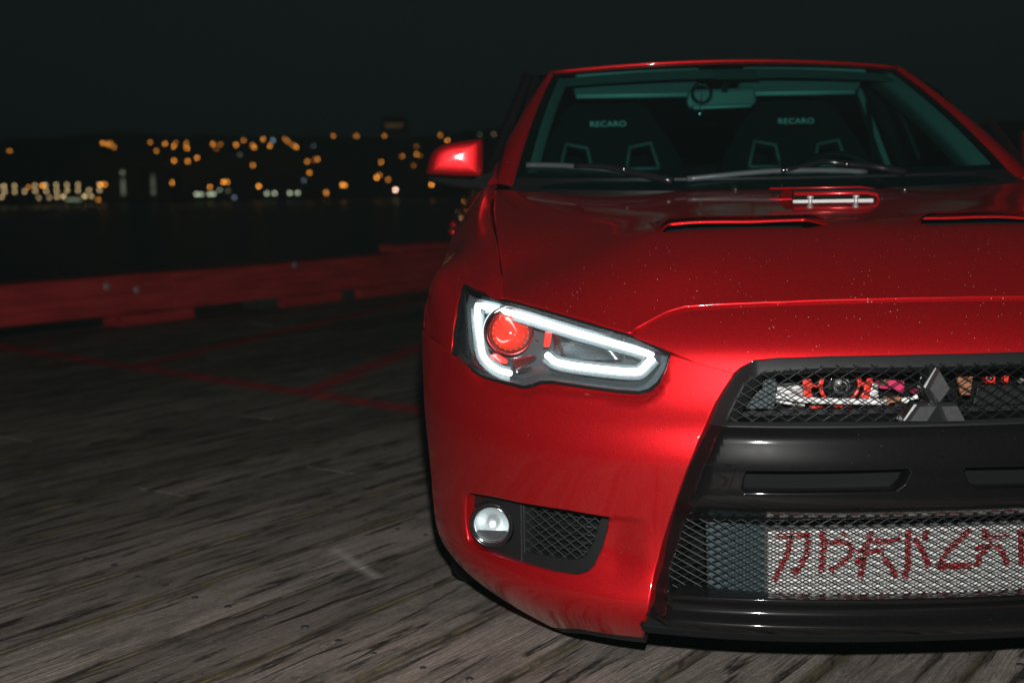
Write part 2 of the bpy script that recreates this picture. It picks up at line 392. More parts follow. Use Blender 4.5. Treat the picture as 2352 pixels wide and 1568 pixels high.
    col = mix(math_('MULTIPLY', rng_(math_('ADD', edge, math_('MULTIPLY', edn, .026)), .1200, .131), rng_(mossn, .42, .58, .97, .25)), col, (.020, .016, .010))   # black dirt in the joints
    # worn red paint lines and one pale scrape, in world metres
    wp = N.new('ShaderNodeSeparateXYZ'); L.new(geo.outputs['Position'], wp.inputs[0])
    def line(a, b, half, wear, soft=.8):
        a = np.array(a); b = np.array(b); d = b-a; ln = np.linalg.norm(d); d = d/ln; n_ = np.array([-d[1], d[0]])
        dn = math_('ABSOLUTE', math_('SUBTRACT', math_('ADD', math_('MULTIPLY', wp.outputs[0], float(n_[0])), math_('MULTIPLY', wp.outputs[1], float(n_[1]))), float(a@n_)))
        dl = math_('SUBTRACT', math_('ADD', math_('MULTIPLY', wp.outputs[0], float(d[0])), math_('MULTIPLY', wp.outputs[1], float(d[1]))), float(a@d))
        k = math_('MULTIPLY', rng_(dn, half*1.15, half*soft), math_('MULTIPLY', math_('GREATER_THAN', dl, 0), math_('LESS_THAN', dl, float(ln))))
        return math_('MULTIPLY', k, wear)
    wear = rng_(math_('ADD', math_('MULTIPLY', grain, .6), math_('MULTIPLY', blot, .4)), .34, .66, .97, .72)
    k1 = line((-6.5, 9.13), (-.75, 3.22), .095, wear, .35); k2 = line((-2.75, 5.20), (-1.30, 9.2), .095, wear, .35); k3 = line((-1.64, 4.06), (-.9, 6.75), .095, wear, .35); k4 = line((-.2, 2.7), (1.2, 7.8), .06, wear)
    kk = math_('MAXIMUM', math_('MAXIMUM', k1, k2), math_('MAXIMUM', k3, k4))
    col = mix(kk, col, (.50, .028, .028))
    ch = line((-1.215, 1.27), (-1.075, .97), .022, math_('MULTIPLY', rng_(fine, .3, .7, .25, .95), rng_(pale, .3, .55, .4, 1)), .1)
    col = mix(ch, col, (.52, .48, .44))
    L.new(col, p.inputs['Base Color'])
    L.new(rng_(blot, .3, .7, .62, .85), p.inputs['Roughness']); p.inputs['Specular IOR Level'].default_value = .3
    hgt = math_('SUBTRACT', math_('ADD', math_('MULTIPLY', grain, .7), math_('MULTIPLY', fine, .35)), rng_(streak, .60, .74, 0, .9))
    b = N.new('ShaderNodeBump'); b.inputs['Strength'].default_value = .75; b.inputs['Distance'].default_value = .006; L.new(hgt, b.inputs['Height']); L.new(b.outputs['Normal'], p.inputs['Normal'])
    return m
WOOD = wood_mat()
def moss_mat():
    m, nt, p = node_mat('mossy_joint_dirt'); N = nt.nodes; L = nt.links; tc = N.new('ShaderNodeTexCoord'); n = N.new('ShaderNodeTexNoise'); n.inputs['Scale'].default_value = 9; n.inputs['Detail'].default_value = 8
    L.new(tc.outputs['Object'], n.inputs['Vector']); r = N.new('ShaderNodeValToRGB'); L.new(n.outputs['Fac'], r.inputs[0]); L.new(r.outputs[0], p.inputs['Base Color']); p.inputs['Roughness'].default_value = .9
    r.color_ramp.elements[0].position = .42; r.color_ramp.elements[0].color = (.010, .008, .006, 1); r.color_ramp.elements[1].position = .66; r.color_ramp.elements[1].color = (.050, .040, .014, 1); return m
PITCHW, AC0 = .2556, .004
n_lo, n_hi = -17, 29            # plank rows across the pier
ac_lo, ac_hi = AC0+n_lo*PITCHW, AC0+n_hi*PITCHW
def deck_piece(al0, al1, ac0, ac1, z0, z1):
    V = [(*deck_xy(a, c), z) for z in (z0, z1) for (a, c) in ((al0, ac0), (al1, ac0), (al1, ac1), (al0, ac1))]
    return V, [(3, 2, 1, 0), (4, 5, 6, 7), (0, 1, 5, 4), (1, 2, 6, 5), (2, 3, 7, 6), (3, 0, 4, 7)]
V, F = deck_piece(-9, 16, ac_lo, ac_hi, -.5, -.030)
deck = mesh('pier_deck', V, F, moss_mat(), None, False); deck['kind'] = 'structure'
def plank_mesh(L, W=.2476, T=.075, b=.0022, seed=0):
    rr = random.Random(seed); bm = bmesh.new()
    nseg = 6; xs = [-L/2+L*i/nseg for i in range(nseg+1)]
    sec = [(-W/2, -T), (-W/2, -b), (-W/2+b, 0), (0, .0012), (W/2-b, 0), (W/2, -b), (W/2, -T)]
    rings = []
    for x in xs:
        jy = rr.uniform(-.0015, .0015); rings.append([bm.verts.new((x, y+jy*(1 if abs(y) > .05 else 0), z)) for (y, z) in sec])
    for a, c in zip(rings[:-1], rings[1:]):
        for i in range(len(sec)-1): bm.faces.new((a[i], a[i+1], c[i+1], c[i]))
    bm.faces.new(rings[0][::-1]); bm.faces.new(rings[-1]); bmesh.ops.recalc_face_normals(bm, faces=bm.faces)
    me = bpy.data.meshes.new('plank'); bm.to_mesh(me); bm.free(); me.materials.append(WOOD); return me
PLEN = [4.2, 4.8, 5.4, 6.0]; PM = [[plank_mesh(l, seed=10*i+k) for k in range(2)] for i, l in enumerate(PLEN)]
bolt = MB(); bolt.lathe([(.0001, .004), (.005, .004), (.0085, .0022), (.0098, -.004)], (0, 0, 0), 'z', 10); 
BOLTM = bpy.data.meshes.new('bolt'); BOLTM.from_pydata(bolt.V, [], bolt.F); BOLTM.materials.append(mat('rusted_bolt', (.045, .052, .055), .5, metal=.5, bump=.3)); BOLTM.polygons.foreach_set('use_smooth', [True]*len(BOLTM.polygons))
STAIN = None
def joists(ac):      # lines of fixings, slightly askew to the planks
    return [-.42+.135*ac+.765*k for k in range(-3, 12)]
for i in range(n_lo, n_hi):
    ac = AC0+(i+.5)*PITCHW; pos = -9+random.uniform(-3.5, 0); 
    while pos < 15.5:
        q = random.randrange(4); l = PLEN[q]; c = pos+l/2
        o = bpy.data.objects.new('plank', PM[q][random.randrange(2)]); COL.objects.link(o)
        xy = deck_xy(c, ac); o.location = (xy[0], xy[1], random.uniform(-.003, .002)); o.rotation_euler = (random.uniform(-.004, .004), random.uniform(-.0006, .0006), math.pi/2-TH); o.parent = deck
        for jl in joists(ac):
            if pos+.05 < jl < pos+l-.05 and ac < 4.2 and ac > -.6 and -1.2 < jl < 3.6 and (i*7+int(jl*10)) % 9:
                for s in (-.062, .058):
                    b = bpy.data.objects.new('bolt', BOLTM); COL.objects.link(b); b.parent = o
                    b.location = (jl-c+random.uniform(-.02, .02)+.13*s, s+random.uniform(-.012, .012), random.uniform(-.0015, .001)); k = random.uniform(.75, 1.1); b.scale = (k, k, 1)
        pos += l+.005

# ------------------------------------------------------------------ red timber edge of the pier
def redwood_mat():
    m, nt, p = node_mat('worn_red_timber_paint'); N = nt.nodes; L = nt.links; tc = N.new('ShaderNodeTexCoord'); mp = N.new('ShaderNodeMapping'); mp.inputs['Scale'].default_value = (1.2, 12, 12); L.new(tc.outputs['Object'], mp.inputs[0])
    n = N.new('ShaderNodeTexNoise'); n.inputs['Scale'].default_value = 1.5; n.inputs['Detail'].default_value = 7; L.new(mp.outputs[0], n.inputs['Vector'])
    r = N.new('ShaderNodeValToRGB'); L.new(n.outputs['Fac'], r.inputs[0]); e = r.color_ramp.elements; e[0].position = .28; e[0].color = (.34, .018, .017, 1); e[1].position = .62; e[1].color = (.68, .050, .045, 1)
    c = e.new(.80); c.color = (.40, .12, .10, 1); L.new(r.outputs[0], p.inputs['Base Color']); p.inputs['Roughness'].default_value = .7
    b = N.new('ShaderNodeBump'); b.inputs['Strength'].default_value = .4; b.inputs['Distance'].default_value = .01; L.new(n.outputs['Fac'], b.inputs['Height']); L.new(b.outputs[0], p.inputs['Normal']); return m
REDW = redwood_mat(); GREYW = mat('grey_block_timber', (.06, .065, .05), .85, bump=.5, bscale=30)
RAIL = 7.11
def timber(name, al0, al1, z0, z1, dep, m, label, group=None, ac=RAIL, tilt=0, cat='timber'):
    L = al1-al0; o = MB(); o.box((-L/2, 0, z0), (L/2, dep, z1)); o = o.build(name, m, None, False, bevel=.012)
    xy = deck_xy((al0+al1)/2, ac); o.location = (xy[0], xy[1], 0); o.rotation_euler = (0, tilt, math.pi/2-TH); return tag(o, label, cat, group)
t1 = timber('rail_timber', -3.2, 4.60, .095, .375, .30, REDW, 'long red painted rail timber with two pale bolt heads, along pier edge')
t2 = timber('rail_timber', 4.606, 12.5, .088, .368, .30, REDW, 'long red painted rail timber running on behind the red car')
t3 = timber('rail_timber', 7.35, 11.5, .372, .445, .24, REDW, 'shorter thin red timber lying on top of the rail behind the car', ac=RAIL+.02)
for (a, b, m, lab) in ((4.10, 4.80, REDW, 'red block under the joint of the two rail timbers'), (5.55, 5.75, GREYW, 'small grey green block under the rail, beside a red block'), (5.78, 6.52, REDW, 'red block under the rail between two grey green blocks'),
                       (6.55, 6.72, GREYW, 'narrow grey green block under the rail close to the car'), (6.74, 9.5, REDW, 'long red block under the rail behind the car'), (1.2, 3.0, GREYW, 'long dark block under the rail timber with bolt heads')):
    timber('rail_block', a, b, .002, .093 if b < 4.7 else .086, .22, m, lab, None, RAIL-.004 if m is REDW else RAIL+.03, cat='block')
for (al, z) in ((3.98, .305), (4.25, .26), (2.4, .2), (5.93, .345)):
    o = MB(); o.lathe([(.0001, -.012), (.018, -.011), (.026, -.004), (.028, 0)], (0, 0, 0), 'y', 12); par = t1 if al < 4.6 else t2
    c = (-3.2+4.60)/2 if par is t1 else (4.606+12.5)/2
    b = o.build('bolt_head', mat('pale_bolt', (.5, .42, .45), .5, metal=.3), par); b.location = (al-c, -.001, z)

# ------------------------------------------------------------------ water, far shore, city lights
WZ = -4.5
me = bpy.data.meshes.new('water'); me.from_pydata([(-3000, -300, WZ), (3000, -300, WZ), (3000, 3500, WZ), (-3000, 3500, WZ)], [], [(0, 1, 2, 3)])
def water_mat():
    m, nt, p = node_mat('dark_water'); p.inputs['Base Color'].default_value = (.004, .007, .007, 1); p.inputs['Roughness'].default_value = .30; p.inputs['IOR'].default_value = 1.33
    tc = nt.nodes.new('ShaderNodeTexCoord'); n = nt.nodes.new('ShaderNodeTexNoise'); n.inputs['Scale'].default_value = .35; n.inputs['Detail'].default_value = 6; nt.links.new(tc.outputs['Object'], n.inputs['Vector'])
    b = nt.nodes.new('ShaderNodeBump'); b.inputs['Strength'].default_value = .8; b.inputs['Distance'].default_value = 1.2; nt.links.new(n.outputs['Fac'], b.inputs['Height']); nt.links.new(b.outputs[0], p.inputs['Normal']); return m
wo = link('water', me, water_mat()); wo['kind'] = 'structure'
def hill_z(x, y):
    d = np.maximum(0, y-600.)
    return WZ-.6+.125*np.minimum(d, 330)+.03*np.maximum(0, d-330)+np.minimum(d/60, 1)*(2.5*np.sin(x/57.)+1.8*np.sin(x/23.+y/40.)+1.2*np.sin(y/31.))
xs = np.arange(-1400, 1401, 28.); ys = np.concatenate([np.arange(560, 960, 16.), np.arange(960, 1500, 60.)])
X, Y = np.meshgrid(xs, ys); HG = np.dstack([X, Y, hill_z(X, Y)])
hill = grid('hillside', HG, mat('dark_wooded_hill', (.05, .055, .045), .9, bump=1, bscale=.1)); hill['kind'] = 'structure'
def hill_hit(px, py, lift):
    d = ray(px, py); ys_ = np.arange(590, 1480, 1.0); P = CAM[None]+d[None]*((ys_-CAM[1])/d[1])[:, None]
    g = hill_z(P[:, 0], P[:, 1])+lift-P[:, 2]; i = int(np.argmax(g >= 0)) if (g >= 0).any() else 330
    return P[i]
LAMPC = {'o': ((1, .36, .045), .85), 'w': ((1, .72, .34), .5), 'g': ((.86, 1, .66), .33), 'p': ((1, .62, .45), 1.5), 'b': ((.55, .8, 1), .5)}
LM = {}; HAZEK = 1.5
def lamp_mat(c, s):
    k = (c, s)
    if k not in LM: LM[k] = emit_mat('lamp_glow_%s_%d' % (c, int(s*1000)), LAMPC[c][0], HAZEK*6.2*LAMPC[c][1]*s)
    return LM[k]
POLE = MB(); POLE.tube([(0, 0, -9), (0, 0, -.55)], .09, 5); POLE.tube([(0, 0, -.55), (0, -.5, -.35)], .06, 5); POLEM = bpy.data.meshes.new('pole'); POLEM.from_pydata(POLE.V, [], POLE.F); POLEM.materials.append(STEEL)
def ball(r, n=10, m=6):
    V = []; F = []
    for i in range(m+1):
        a = -math.pi/2+math.pi*i/m
        for k in range(n): g = 2*math.pi*k/n; V.append((r*math.cos(a)*math.cos(g), r*math.cos(a)*math.sin(g), r*math.sin(a)))
    for i in range(m):
        for k in range(n): q = (k+1) % n; F.append((i*n+k, i*n+q, (i+1)*n+q, (i+1)*n+k))
    return V, F
BALL = {}
def ball_mesh(c, s):
    if (c, s) not in BALL:
        V, F = ball(.46); me = bpy.data.meshes.new('lamp_globe'); me.from_pydata(V, [], F); me.materials.append(lamp_mat(c, s)); BALL[(c, s)] = me
    return BALL[(c, s)]
GRP = {'o': ('orange street lamp glowing on the dark hillside across the water', 'orange lamps across the water', 'street lamp'),
       'w': ('warm yellow lamp in the rows along the far quay', 'yellow lamps along the far quay', 'street lamp'),
       'g': ('pale greenish white lamp low on the far shore', 'pale lamps on the far shore', 'street lamp'),
       'p': ('bright pinkish lamp on the far shore by the waterline', None, 'street lamp'), 'b': ('dim bluish white lamp among the far orange lamps', 'bluish lamps across the water', 'street lamp')}
def city_lamp(px, py, c, s):
    p = hill_hit(px, py, 9.0); lab, grp, cat = GRP[c]
    if c in 'owg' and s < .5: lab, grp = 'faint '+lab, 'faint '+grp
    elif c == 'o' and s > .9: lab, grp = 'bright '+lab, 'bright '+grp
    o = thing('street_lamp', lab, cat, (p[0], p[1], p[2]), 0, grp)
    link('pole', POLEM, None, o); g = link('lamp_globe', ball_mesh(c, s), None, o); g.location = (0, -.6, 0)
def lampset(ox, lst):
    for (zx, zy, c, s) in lst: city_lamp((ox+zx/2.352)*.5742, (450+zy/2.352)*.5742, c, s)
D, E_ = .35, .6
lampset(0, [(95, 363, 'o', .5), (965, 290, 'o', 1), (1040, 288, 'o', E_), (1022, 305, 'o', 1), (1075, 325, 'o', E_), (990, 288, 'o', D), (1415, 283, 'o', E_), (1555, 295, 'o', 1), (1472, 362, 'o', E_), (1655, 288, 'o', D), (1637, 320, 'o', 1), (1755, 285, 'o', D), (1752, 305, 'o', D), (1762, 337, 'o', 1), (1640, 455, 'o', 1), (1768, 460, 'o', 1), (1855, 428, 'o', 1), (1622, 663, 'o', E_), (275, 702, 'o', D), (405, 688, 'o', 1), (950, 680, 'o', 1), (988, 678, 'o', E_), (928, 820, 'o', D), (2006, 298, 'o', 1),
 (45, 693, 'w', E_), (48, 746, 'w', E_), (140, 690, 'w', E_), (142, 745, 'w', E_), (237, 743, 'w', E_), (333, 688, 'w', E_), (337, 741, 'w', E_), (433, 685, 'w', E_), (437, 740, 'w', E_), (533, 683, 'w', E_), (537, 737, 'w', E_), (633, 681, 'w', E_), (636, 735, 'w', E_), (736, 679, 'w', E_), (738, 733, 'w', E_), (840, 731, 'w', E_), (938, 676, 'w', E_), (940, 730, 'w', E_), (538, 793, 'w', E_), (600, 790, 'w', 1), (800, 788, 'w', 1), (863, 788, 'w', E_), (370, 802, 'w', D), (468, 800, 'w', D), (12, 702, 'w', D), (20, 795, 'w', E_)]
 + [(630+25*k, 820, 'g', .15) for k in range(6)])
lampset(800, [(193, 300, 'o', D), (155, 345, 'o', .2), (342, 305, 'o', 1), (411, 265, 'o', E_), (495, 308, 'o', E_), (512, 330, 'o', 1), (595, 253, 'o', 1), (658, 315, 'o', 1), (802, 250, 'o', E_), (830, 278, 'o', E_), (880, 312, 'o', E_), (908, 328, 'o', 1), (1254, 222, 'o', E_), (1473, 224, 'o', E_), (1735, 220, 'o', E_), (2262, 216, 'o', E_), (2325, 262, 'o', 1), (497, 498, 'o', E_), (1010, 462, 'o', E_), (1107, 440, 'o', E_), (1075, 448, 'o', .2), (1032, 568, 'o', E_), (1705, 468, 'o', E_), (1905, 413, 'o', D), (2037, 320, 'o', .2), (2037, 393, 'o', E_), (2070, 405, 'o', .2), (2010, 500, 'o', .15), (1662, 612, 'o', 1), (1688, 590, 'o', D), (1770, 631, 'o', D), (1342, 683, 'o', 1), (1365, 686, 'o', E_), (1187, 750, 'o', D), (1190, 762, 'o', D), (2180, 678, 'o', 1), (225, 655, 'o', 1), (258, 655, 'o', E_), (95, 702, 'o', E_), (555, 695, 'o', 1), (1840, 727, 'p', 1),
 (10, 770, 'g', .9), (-30, 770, 'g', .9), (88, 768, 'g', .9), (130, 768, 'g', .9), (630, 761, 'g', .9), (703, 760, 'g', .9), (847, 758, 'g', .9), (920, 757, 'g', .9), (188, 730, 'g', .35), (265, 737, 'g', .15), (375, 400, 'g', .2), (688, 265, 'b', .6), (325, 800, 'b', .2), (1070, 316, 'b', .15), (980, 640, 'b', .15)])
for (px, py, c, s) in ((1130, 386, 'w', 1), (1156, 316, 'w', .5), (1134, 309, 'w', .2), (1131, 366, 'w', .2), (1102, 309, 'g', .15)): city_lamp(px, py, c, s)
# two tower blocks with lit stairwells and a floodlit building up on the hill
def tower(px, pys, ss, lab):
    p = hill_hit(px, 452, 0.5); k = (p[1]-CAM[1])
    o = thing('tower_block', lab, 'building', (p[0], p[1], p[2]))
    b = MB(); zt = max(at(px, py, y=p[1])[2] for py in pys)-p[2]+3; b.box((-9, .8, -2), (9, 14, zt)); b.build('wall', mat('tower_concrete', (.10, .10, .10), .8), o, False)
    for py, s in zip(pys, ss):
        z = at(px, py, y=p[1])[2]-p[2]; wnd = MB(); wnd.box((-.75, .70, z-.75), (.75, .84, z+.75)); wnd.build('lit_window', lamp_mat('g', round(s*.12, 3)), o, False)
tower(283, [397, 416, 425.5, 434.5, 444], [.7, .4, .5, .5, .4], 'tower block with five pale lit stairwell windows, the upper one apart')
tower(352, [405, 414.5, 424.5, 434.5, 443], [.2, .35, .4, .25, .4], 'tower block with five dim lit windows close together in a column')
p = hill_hit(905, 289, 3); o = thing('hilltop_building', 'low building with a dim amber floodlit front, above the far lamps', 'building', tuple(p))
b = MB(); b.box((-9, .6, -5), (9, 9, 3.2)); b.build('wall', mat('hilltop_wall', (.2, .17, .13), .8), o, False)
b = MB(); b.prism([(-9.5, 3.2), (9.5, 3.2), (7, 5.5), (-7, 5.5)], .4, 9.2); b.build('roof', STEEL, o, False)
for k in range(5):
    b = MB(); b.box((-5.6+2.4*k, .5, -1.0), (-4.2+2.4*k, .62, 1.4)); b.build('lit_window', emit_mat('amber_window', (1, .55, .22), .07*HAZEK), o, False)

# ================================================================== the car
CAR = thing('sports_sedan', 'red metallic sports sedan with black mesh grille parked on the wooden pier', 'car', (0, .95, 0))
class Sub: pass
def carpart(o): o.parent = CAR; return o
BODY = bpy.data.objects.new('tmp', None)
AX, DY, NE = .946, .75, 2.4
_vn = CS([.10, .13, .165, .20, .24, .28, .33, .38, .43, .475, .505, .53, .56, .60, .64, .67, .70, .74, .775, .81, .85, .90], [.050, .022, .002, .000, .018, .026, .024, .014, .004, -.002, .001, .009, .026, .042, .054, .066, .092, .150, .224, .324, .462, .64])
def kz(z): return 1-.075*(np.maximum(0, .34-z)/.215)**2.5
def yplan(a, z):
    q = np.clip(a/(AX*kz(z)), 0, 1); return DY*(1-np.sqrt(np.maximum(0, 1-q**NE)))
_br = [(lambda p: (-p[0], p[2]))(hit(px, py, lambda a, z: yplan(a, z)+_vn(z))) for px, py in ((1510, 1193), (1403.6, 1187), (1299.6, 1169), (1197, 1153), (1120, 1136), (1077, 1128))]
def brow(a, z):     # overhang above the fog lamp pocket, dying out towards the grille
    zl = np.interp(a, [q[0] for q in _br], [q[1] for q in _br])
    return .016*sstep((zl-z)/.014)*sstep((z-.19)/.10)*sstep((a-_br[0][0]-.01)/.07)*sstep((_br[-1][0]+.02-a)/.03)
def yf(a, z): return yplan(a, z)+_vn(z)+brow(a, z)
def front_surf(off=0.0):
    def S(th, z):
        th = np.asarray(th, float); z = np.asarray(z, float); x = AX*kz(z)*np.sin(np.clip(th, 1e-6, 2.4))**(2/NE)
        y = DY*(1-np.cos(th))+_vn(z)+brow(x, z)+off
        return np.stack([-x, y, z], -1)
    return S
def th_of(p): return math.asin(min(1, (abs(p[0])/(AX*float(kz(p[2]))))**(NE/2)))
def uv_front(pxs):
    out = []
    for (px, py) in pxs: p = hit(px, py, yf); out.append((th_of(p), p[2]))
    return out
FS = front_surf()
ARC_Y, ARC_Z, ARC_R = .97, .325, .372
def y_arch(z): return ARC_Y-math.sqrt(max(0, ARC_R**2-(z-ARC_Z)**2))
def th_y(y, z): return math.acos(max(-1, min(1, 1-(y-float(_vn(z)))/DY)))

# outlines traced on the photographed body (2352-px frame)
LENS_TOP = [(1065, 652.7), (1083, 661.5), (1124, 680.5), (1150, 686.4), (1211.7, 701), (1299.6, 726), (1387.5, 752.3), (1452, 771.4), (1504.7, 794.8), (1537, 811)]
LENS_BOT = [(1540, 822.6), (1531, 852), (1513.5, 881), (1493, 897.3), (1469.5, 904), (1416.8, 900.3), (1329, 888.5), (1270.3, 879.8), (1241, 879.8), (1223.4, 887), (1200, 891.5), (1167.8, 882.7), (1109, 866.6), (1074, 846), (1044.7, 827), (1037.4, 813.8)]
LENS_SIDE = [(1038.9, 778.7), (1047.7, 726), (1056.4, 679)]
TRAP = [(1683, 858), (1660, 892), (1640, 924), (1601, 1010), (1575, 1075), (1550, 1145), (1527, 1215), (1508, 1285), (1494, 1345), (1484, 1400), (1474, 1463)]
BOT = [(1474, 1463.7), (1329, 1443), (1212, 1421), (1124, 1405)]
uvLT, uvLB, uvLS = uv_front(LENS_TOP), uv_front(LENS_BOT), uv_front(LENS_SIDE)
seam_in = uv_front([(1600, 832), (1640, 844)])
uvTR = uv_front(TRAP); uvB = uv_front(BOT)
# ---- bumper corner
zb = uvB[-1][1]
arch = [(th_y(y_arch(z)-.003, z), z) for z in np.linspace(zb-.012, .60, 14)]
lensLL = uvLB[-1]
seam_f = [(th_y(.765, .655), .655)]
FOG = [(1077, 1128), (1140, 1139), (1197, 1151.7), (1299.6, 1167.8), (1403.6, 1185.4), (1399, 1214.6), (1384.6, 1261.5), (1367, 1299.6), (1349.4, 1315), (1323, 1321.6), (1270, 1314), (1191, 1293.7), (1138.5, 1277.6), (1091.6, 1261.5), (1074, 1244), (1068, 1208.8), (1066.7, 1173.6), (1069, 1140)]
uvFOG = uv_front(FOG)
outl = uvTR + uvB[1:] + arch + [(th_y(.74, .648), .648)] + [(lensLL[0]+.10, lensLL[1]+.012), (lensLL[0]+.006, lensLL[1]-.002)] + uvLB[::-1][1:] + [(uvLT[-1][0]-.004, uvLT[-1][1]-.004)] + [(a, b-.0022) for a, b in seam_in]
_lb = sorted((-p[0], p[2]) for p in (hit(px, py, yf) for px, py in LENS_BOT[1:]))
def ledge(th, z):      # shelf under the head lamp
    P = FS(th, z); a = -P[..., 0]; zb_ = np.interp(a, [q[0] for q in _lb], [q[1] for q in _lb])
    P[..., 1] += .016*sstep((z-(zb_-.022))/.020)*sstep((a-.46)/.05)*sstep((.845-a)/.04); return P
corner = panel('bumper_corner', ledge, outl, REDB, CAR, [uvFOG], h=.011, su=.85, depth=.055, r=.004, toward=(-.5, -1, 0))
# ---- nose panel above the grille (both sides of the centre line)
SEAM = [(1454.9, 769), (1490, 748.5), (1534, 726.5), (1575, 715), (1607.8, 712.5), (1700, 707), (1800, 702.8), (2000, 696), (2178, 692)]
NOSE_LOW = [(1684, 855), (1700, 841), (1724, 828.6), (1786, 823.7), (1903, 820), (2020, 818), (2178, 815.5)]
def XZ(pts, fn=None):
    fn = fn or yf; out = []
    for q in pts: p = hit(q[0], q[1], fn); out.append((p[0], p[2]))
    return out
def symm(half):
    """half outline with x<=0 from centre top to centre bottom or reverse -> closed outline"""
    h = [p for p in half if p[0] < -.004]; return h+[(-x, z) for x, z in h[::-1]]
def xz_surf(fn, off=0.0):
    def S(x, z):
        x = np.asarray(x, float); z = np.asarray(z, float); return np.stack([x, fn(np.abs(x), z)+off, z], -1)
    return S
top = XZ(SEAM); low = XZ(NOSE_LOW); side = XZ([(1509, 790), (1544, 806)]); sm = XZ([(1600, 832), (1640, 844)])
half = top[::-1] + side + sm + low      # centre top -> left -> centre bottom
top_in = [p for p in top if p[0] < -.004]; zt = top[-1][1]; zl = low[-1][1]
half = [(x, z) for x, z in half if x < -.004]
out_n = half + [(-x, z) for x, z in half[::-1]]
nose = panel('nose_panel', xz_surf(yf), out_n, RED, CAR, h=.012, sv=1.5, depth=.03, r=.0035, toward=(0, -1, .5))
# ---- black centre fascia
_vc = CS([.10, .13, .145, .158, .170, .184, .200, .212, .224, .236, .30, .365, .38, .42, .47, .505, .522, .534, .545, .60, .66, .70], [.10, .035, .012, .000, -.004, .010, .012, .004, .008, .030, .045, .035, .012, -.004, -.006, .000, .006, .018, .030, .040, .055, .085])
_tr = np.array([(lambda p: (p[2], -p[0]))(hit(px, py, yf)) for px, py in TRAP])[::-1]
def xt(z): return np.interp(z, _tr[:, 0], _tr[:, 1])
def yc(a, z): return yplan(a, .5+0*z)+_vc(z)+.006+.030*sstep((a-(xt(z)-.046))/.042)
outerL = XZ([(1684, 857)]+TRAP, yc)+[(XZ([(1476, 1466)], yc)[0])]
lipb = [(-float(xt(.150))-.008, .150), (-.40, .150), (-.2, .150), (-.05, .150)]
topl = XZ(NOSE_LOW[::-1], yc)
trx = [(-float(xt(z))-.008, z) for z in np.linspace(XZ(TRAP[1:2], yc)[0][1], .154, 40)]
half = [p for p in topl if p[0] < -.004] + trx + [p for p in lipb if p[0] < -.004]
out_f = half+[(-x, z) for x, z in half[::-1]]
UP = [(2178, 839.5), (2098, 839.5), (1903, 840.5), (1786, 849), (1752, 853), (1726, 862), (1704, 882), (1682, 926), (1663.5, 968.6), (1900, 968.6), (2098, 968.6), (2178, 967.5)]
LO = [(2178, 1192), (1900, 1191), (1570, 1191), (1550, 1262), (1536, 1320), (1528, 1362), (1540, 1369), (1640, 1375), (1817, 1380), (2178, 1381)]
upL, loL = XZ(UP, yc), XZ(LO, yc)
uph = symm(upL); loh = symm(loL)
SLOT = [(1712, 1078), (2088, 1073), (2096, 1085), (2080, 1115), (2058, 1131), (1708, 1134), (1700, 1120), (1706, 1092)]
slot = XZ(SLOT, yc); slotR = [(-x, z) for x, z in slot]
fas = panel('bumper_fascia', xz_surf(yc), out_f, BLKP, CAR, [uph, loh, slot, slotR], h=.0062, depth=.035, r=.0035)
le = [p for p in lipb if p[0] < -.004]; le = le+[(-x, z) for x, z in le[::-1]]; le2 = [(x*.985, z-.013) for x, z in le[::-1]]
panel('lip_edge', xz_surf(lambda a, z: yplan(a, .5+0*z)+.010+.6*(.152-z)), le+le2, MATT, CAR, h=.012, depth=.06, r=.003)
# frame round the upper grille, matt plastic, in front of the mesh
def inset(poly, d):
    P = np.asarray(poly); c = P.mean(0); n = len(P); out = []
    for i in range(n):
        a, b, e = P[i-1], P[i], P[(i+1) % n]; t = (e-a); nn = np.array([t[1], -t[0]]); nn /= np.linalg.norm(nn)+1e-12
        if nn@(c-b) < 0: nn = -nn
        out.append(tuple(b+nn*d))
    return out
topring = [p for p in topl if p[0] < -.004]+XZ([(1684, 858), (1660, 893), (1640, 926), (1622, 968)], yc)
fr_out = topring+[(-x, z) for x, z in topring[::-1]]
frame = panel('grille_frame', xz_surf(yc, -.0035), fr_out, PLAS, CAR, [uph], h=.010, depth=.03, r=.004)
# recessed plate slot backing, tow-eye cover
for sl, s in ((slot, -1), (slotR, 1)):
    b = MB(); b.prism(inset(sl, -.006), lambda x, z: float(yc(np.array([abs(x)]), np.array([z]))[0])+.060, lambda x, z: .16); o = b.build('plate_slot_back', MATT, CAR, False)
TOW = [(1618.6, 1066), (1654, 1066.5), (1689.5, 1069), (1684, 1092), (1675, 1115), (1665.4, 1134), (1630, 1133), (1596, 1131.5), (1603, 1108), (1611, 1085)]
tow = XZ(TOW, yc)
gapm = panel('tow_cover_gap', xz_surf(yc, -.0006), inset(tow, -.0016), MATT, fas, h=.012, depth=.002, r=.0006)
panel('tow_cover', xz_surf(yc, -.0042), inset(tow, .0006), BLKP, CAR, h=.012, depth=.004, r=.0016)
# black strip under the red corner
bs = uv_front([(1474, 1465), (1329, 1444.5), (1212, 1422.5), (1124, 1406.5)]); be = [(a-.002, b-.016) for a, b in uv_front([(1124, 1405), (1212, 1421)])]
strip = [(a, b) for a, b in bs]+[(bs[-1][0]+.06, bs[-1][1]+.001)]+[(bs[-1][0]+.05, bs[-1][1]-.006)]+[(bs[-1][0], bs[-1][1]-.012), (bs[-2][0], bs[-2][1]-.016), (bs[-3][0], bs[-3][1]-.017), (bs[0][0], bs[0][1]-.017)]
lipS = panel('lip_strip', front_surf(.006), strip, PLAS, CAR, h=.008, su=.85, depth=.05, r=.002, toward=(-.4, -1, -.1))
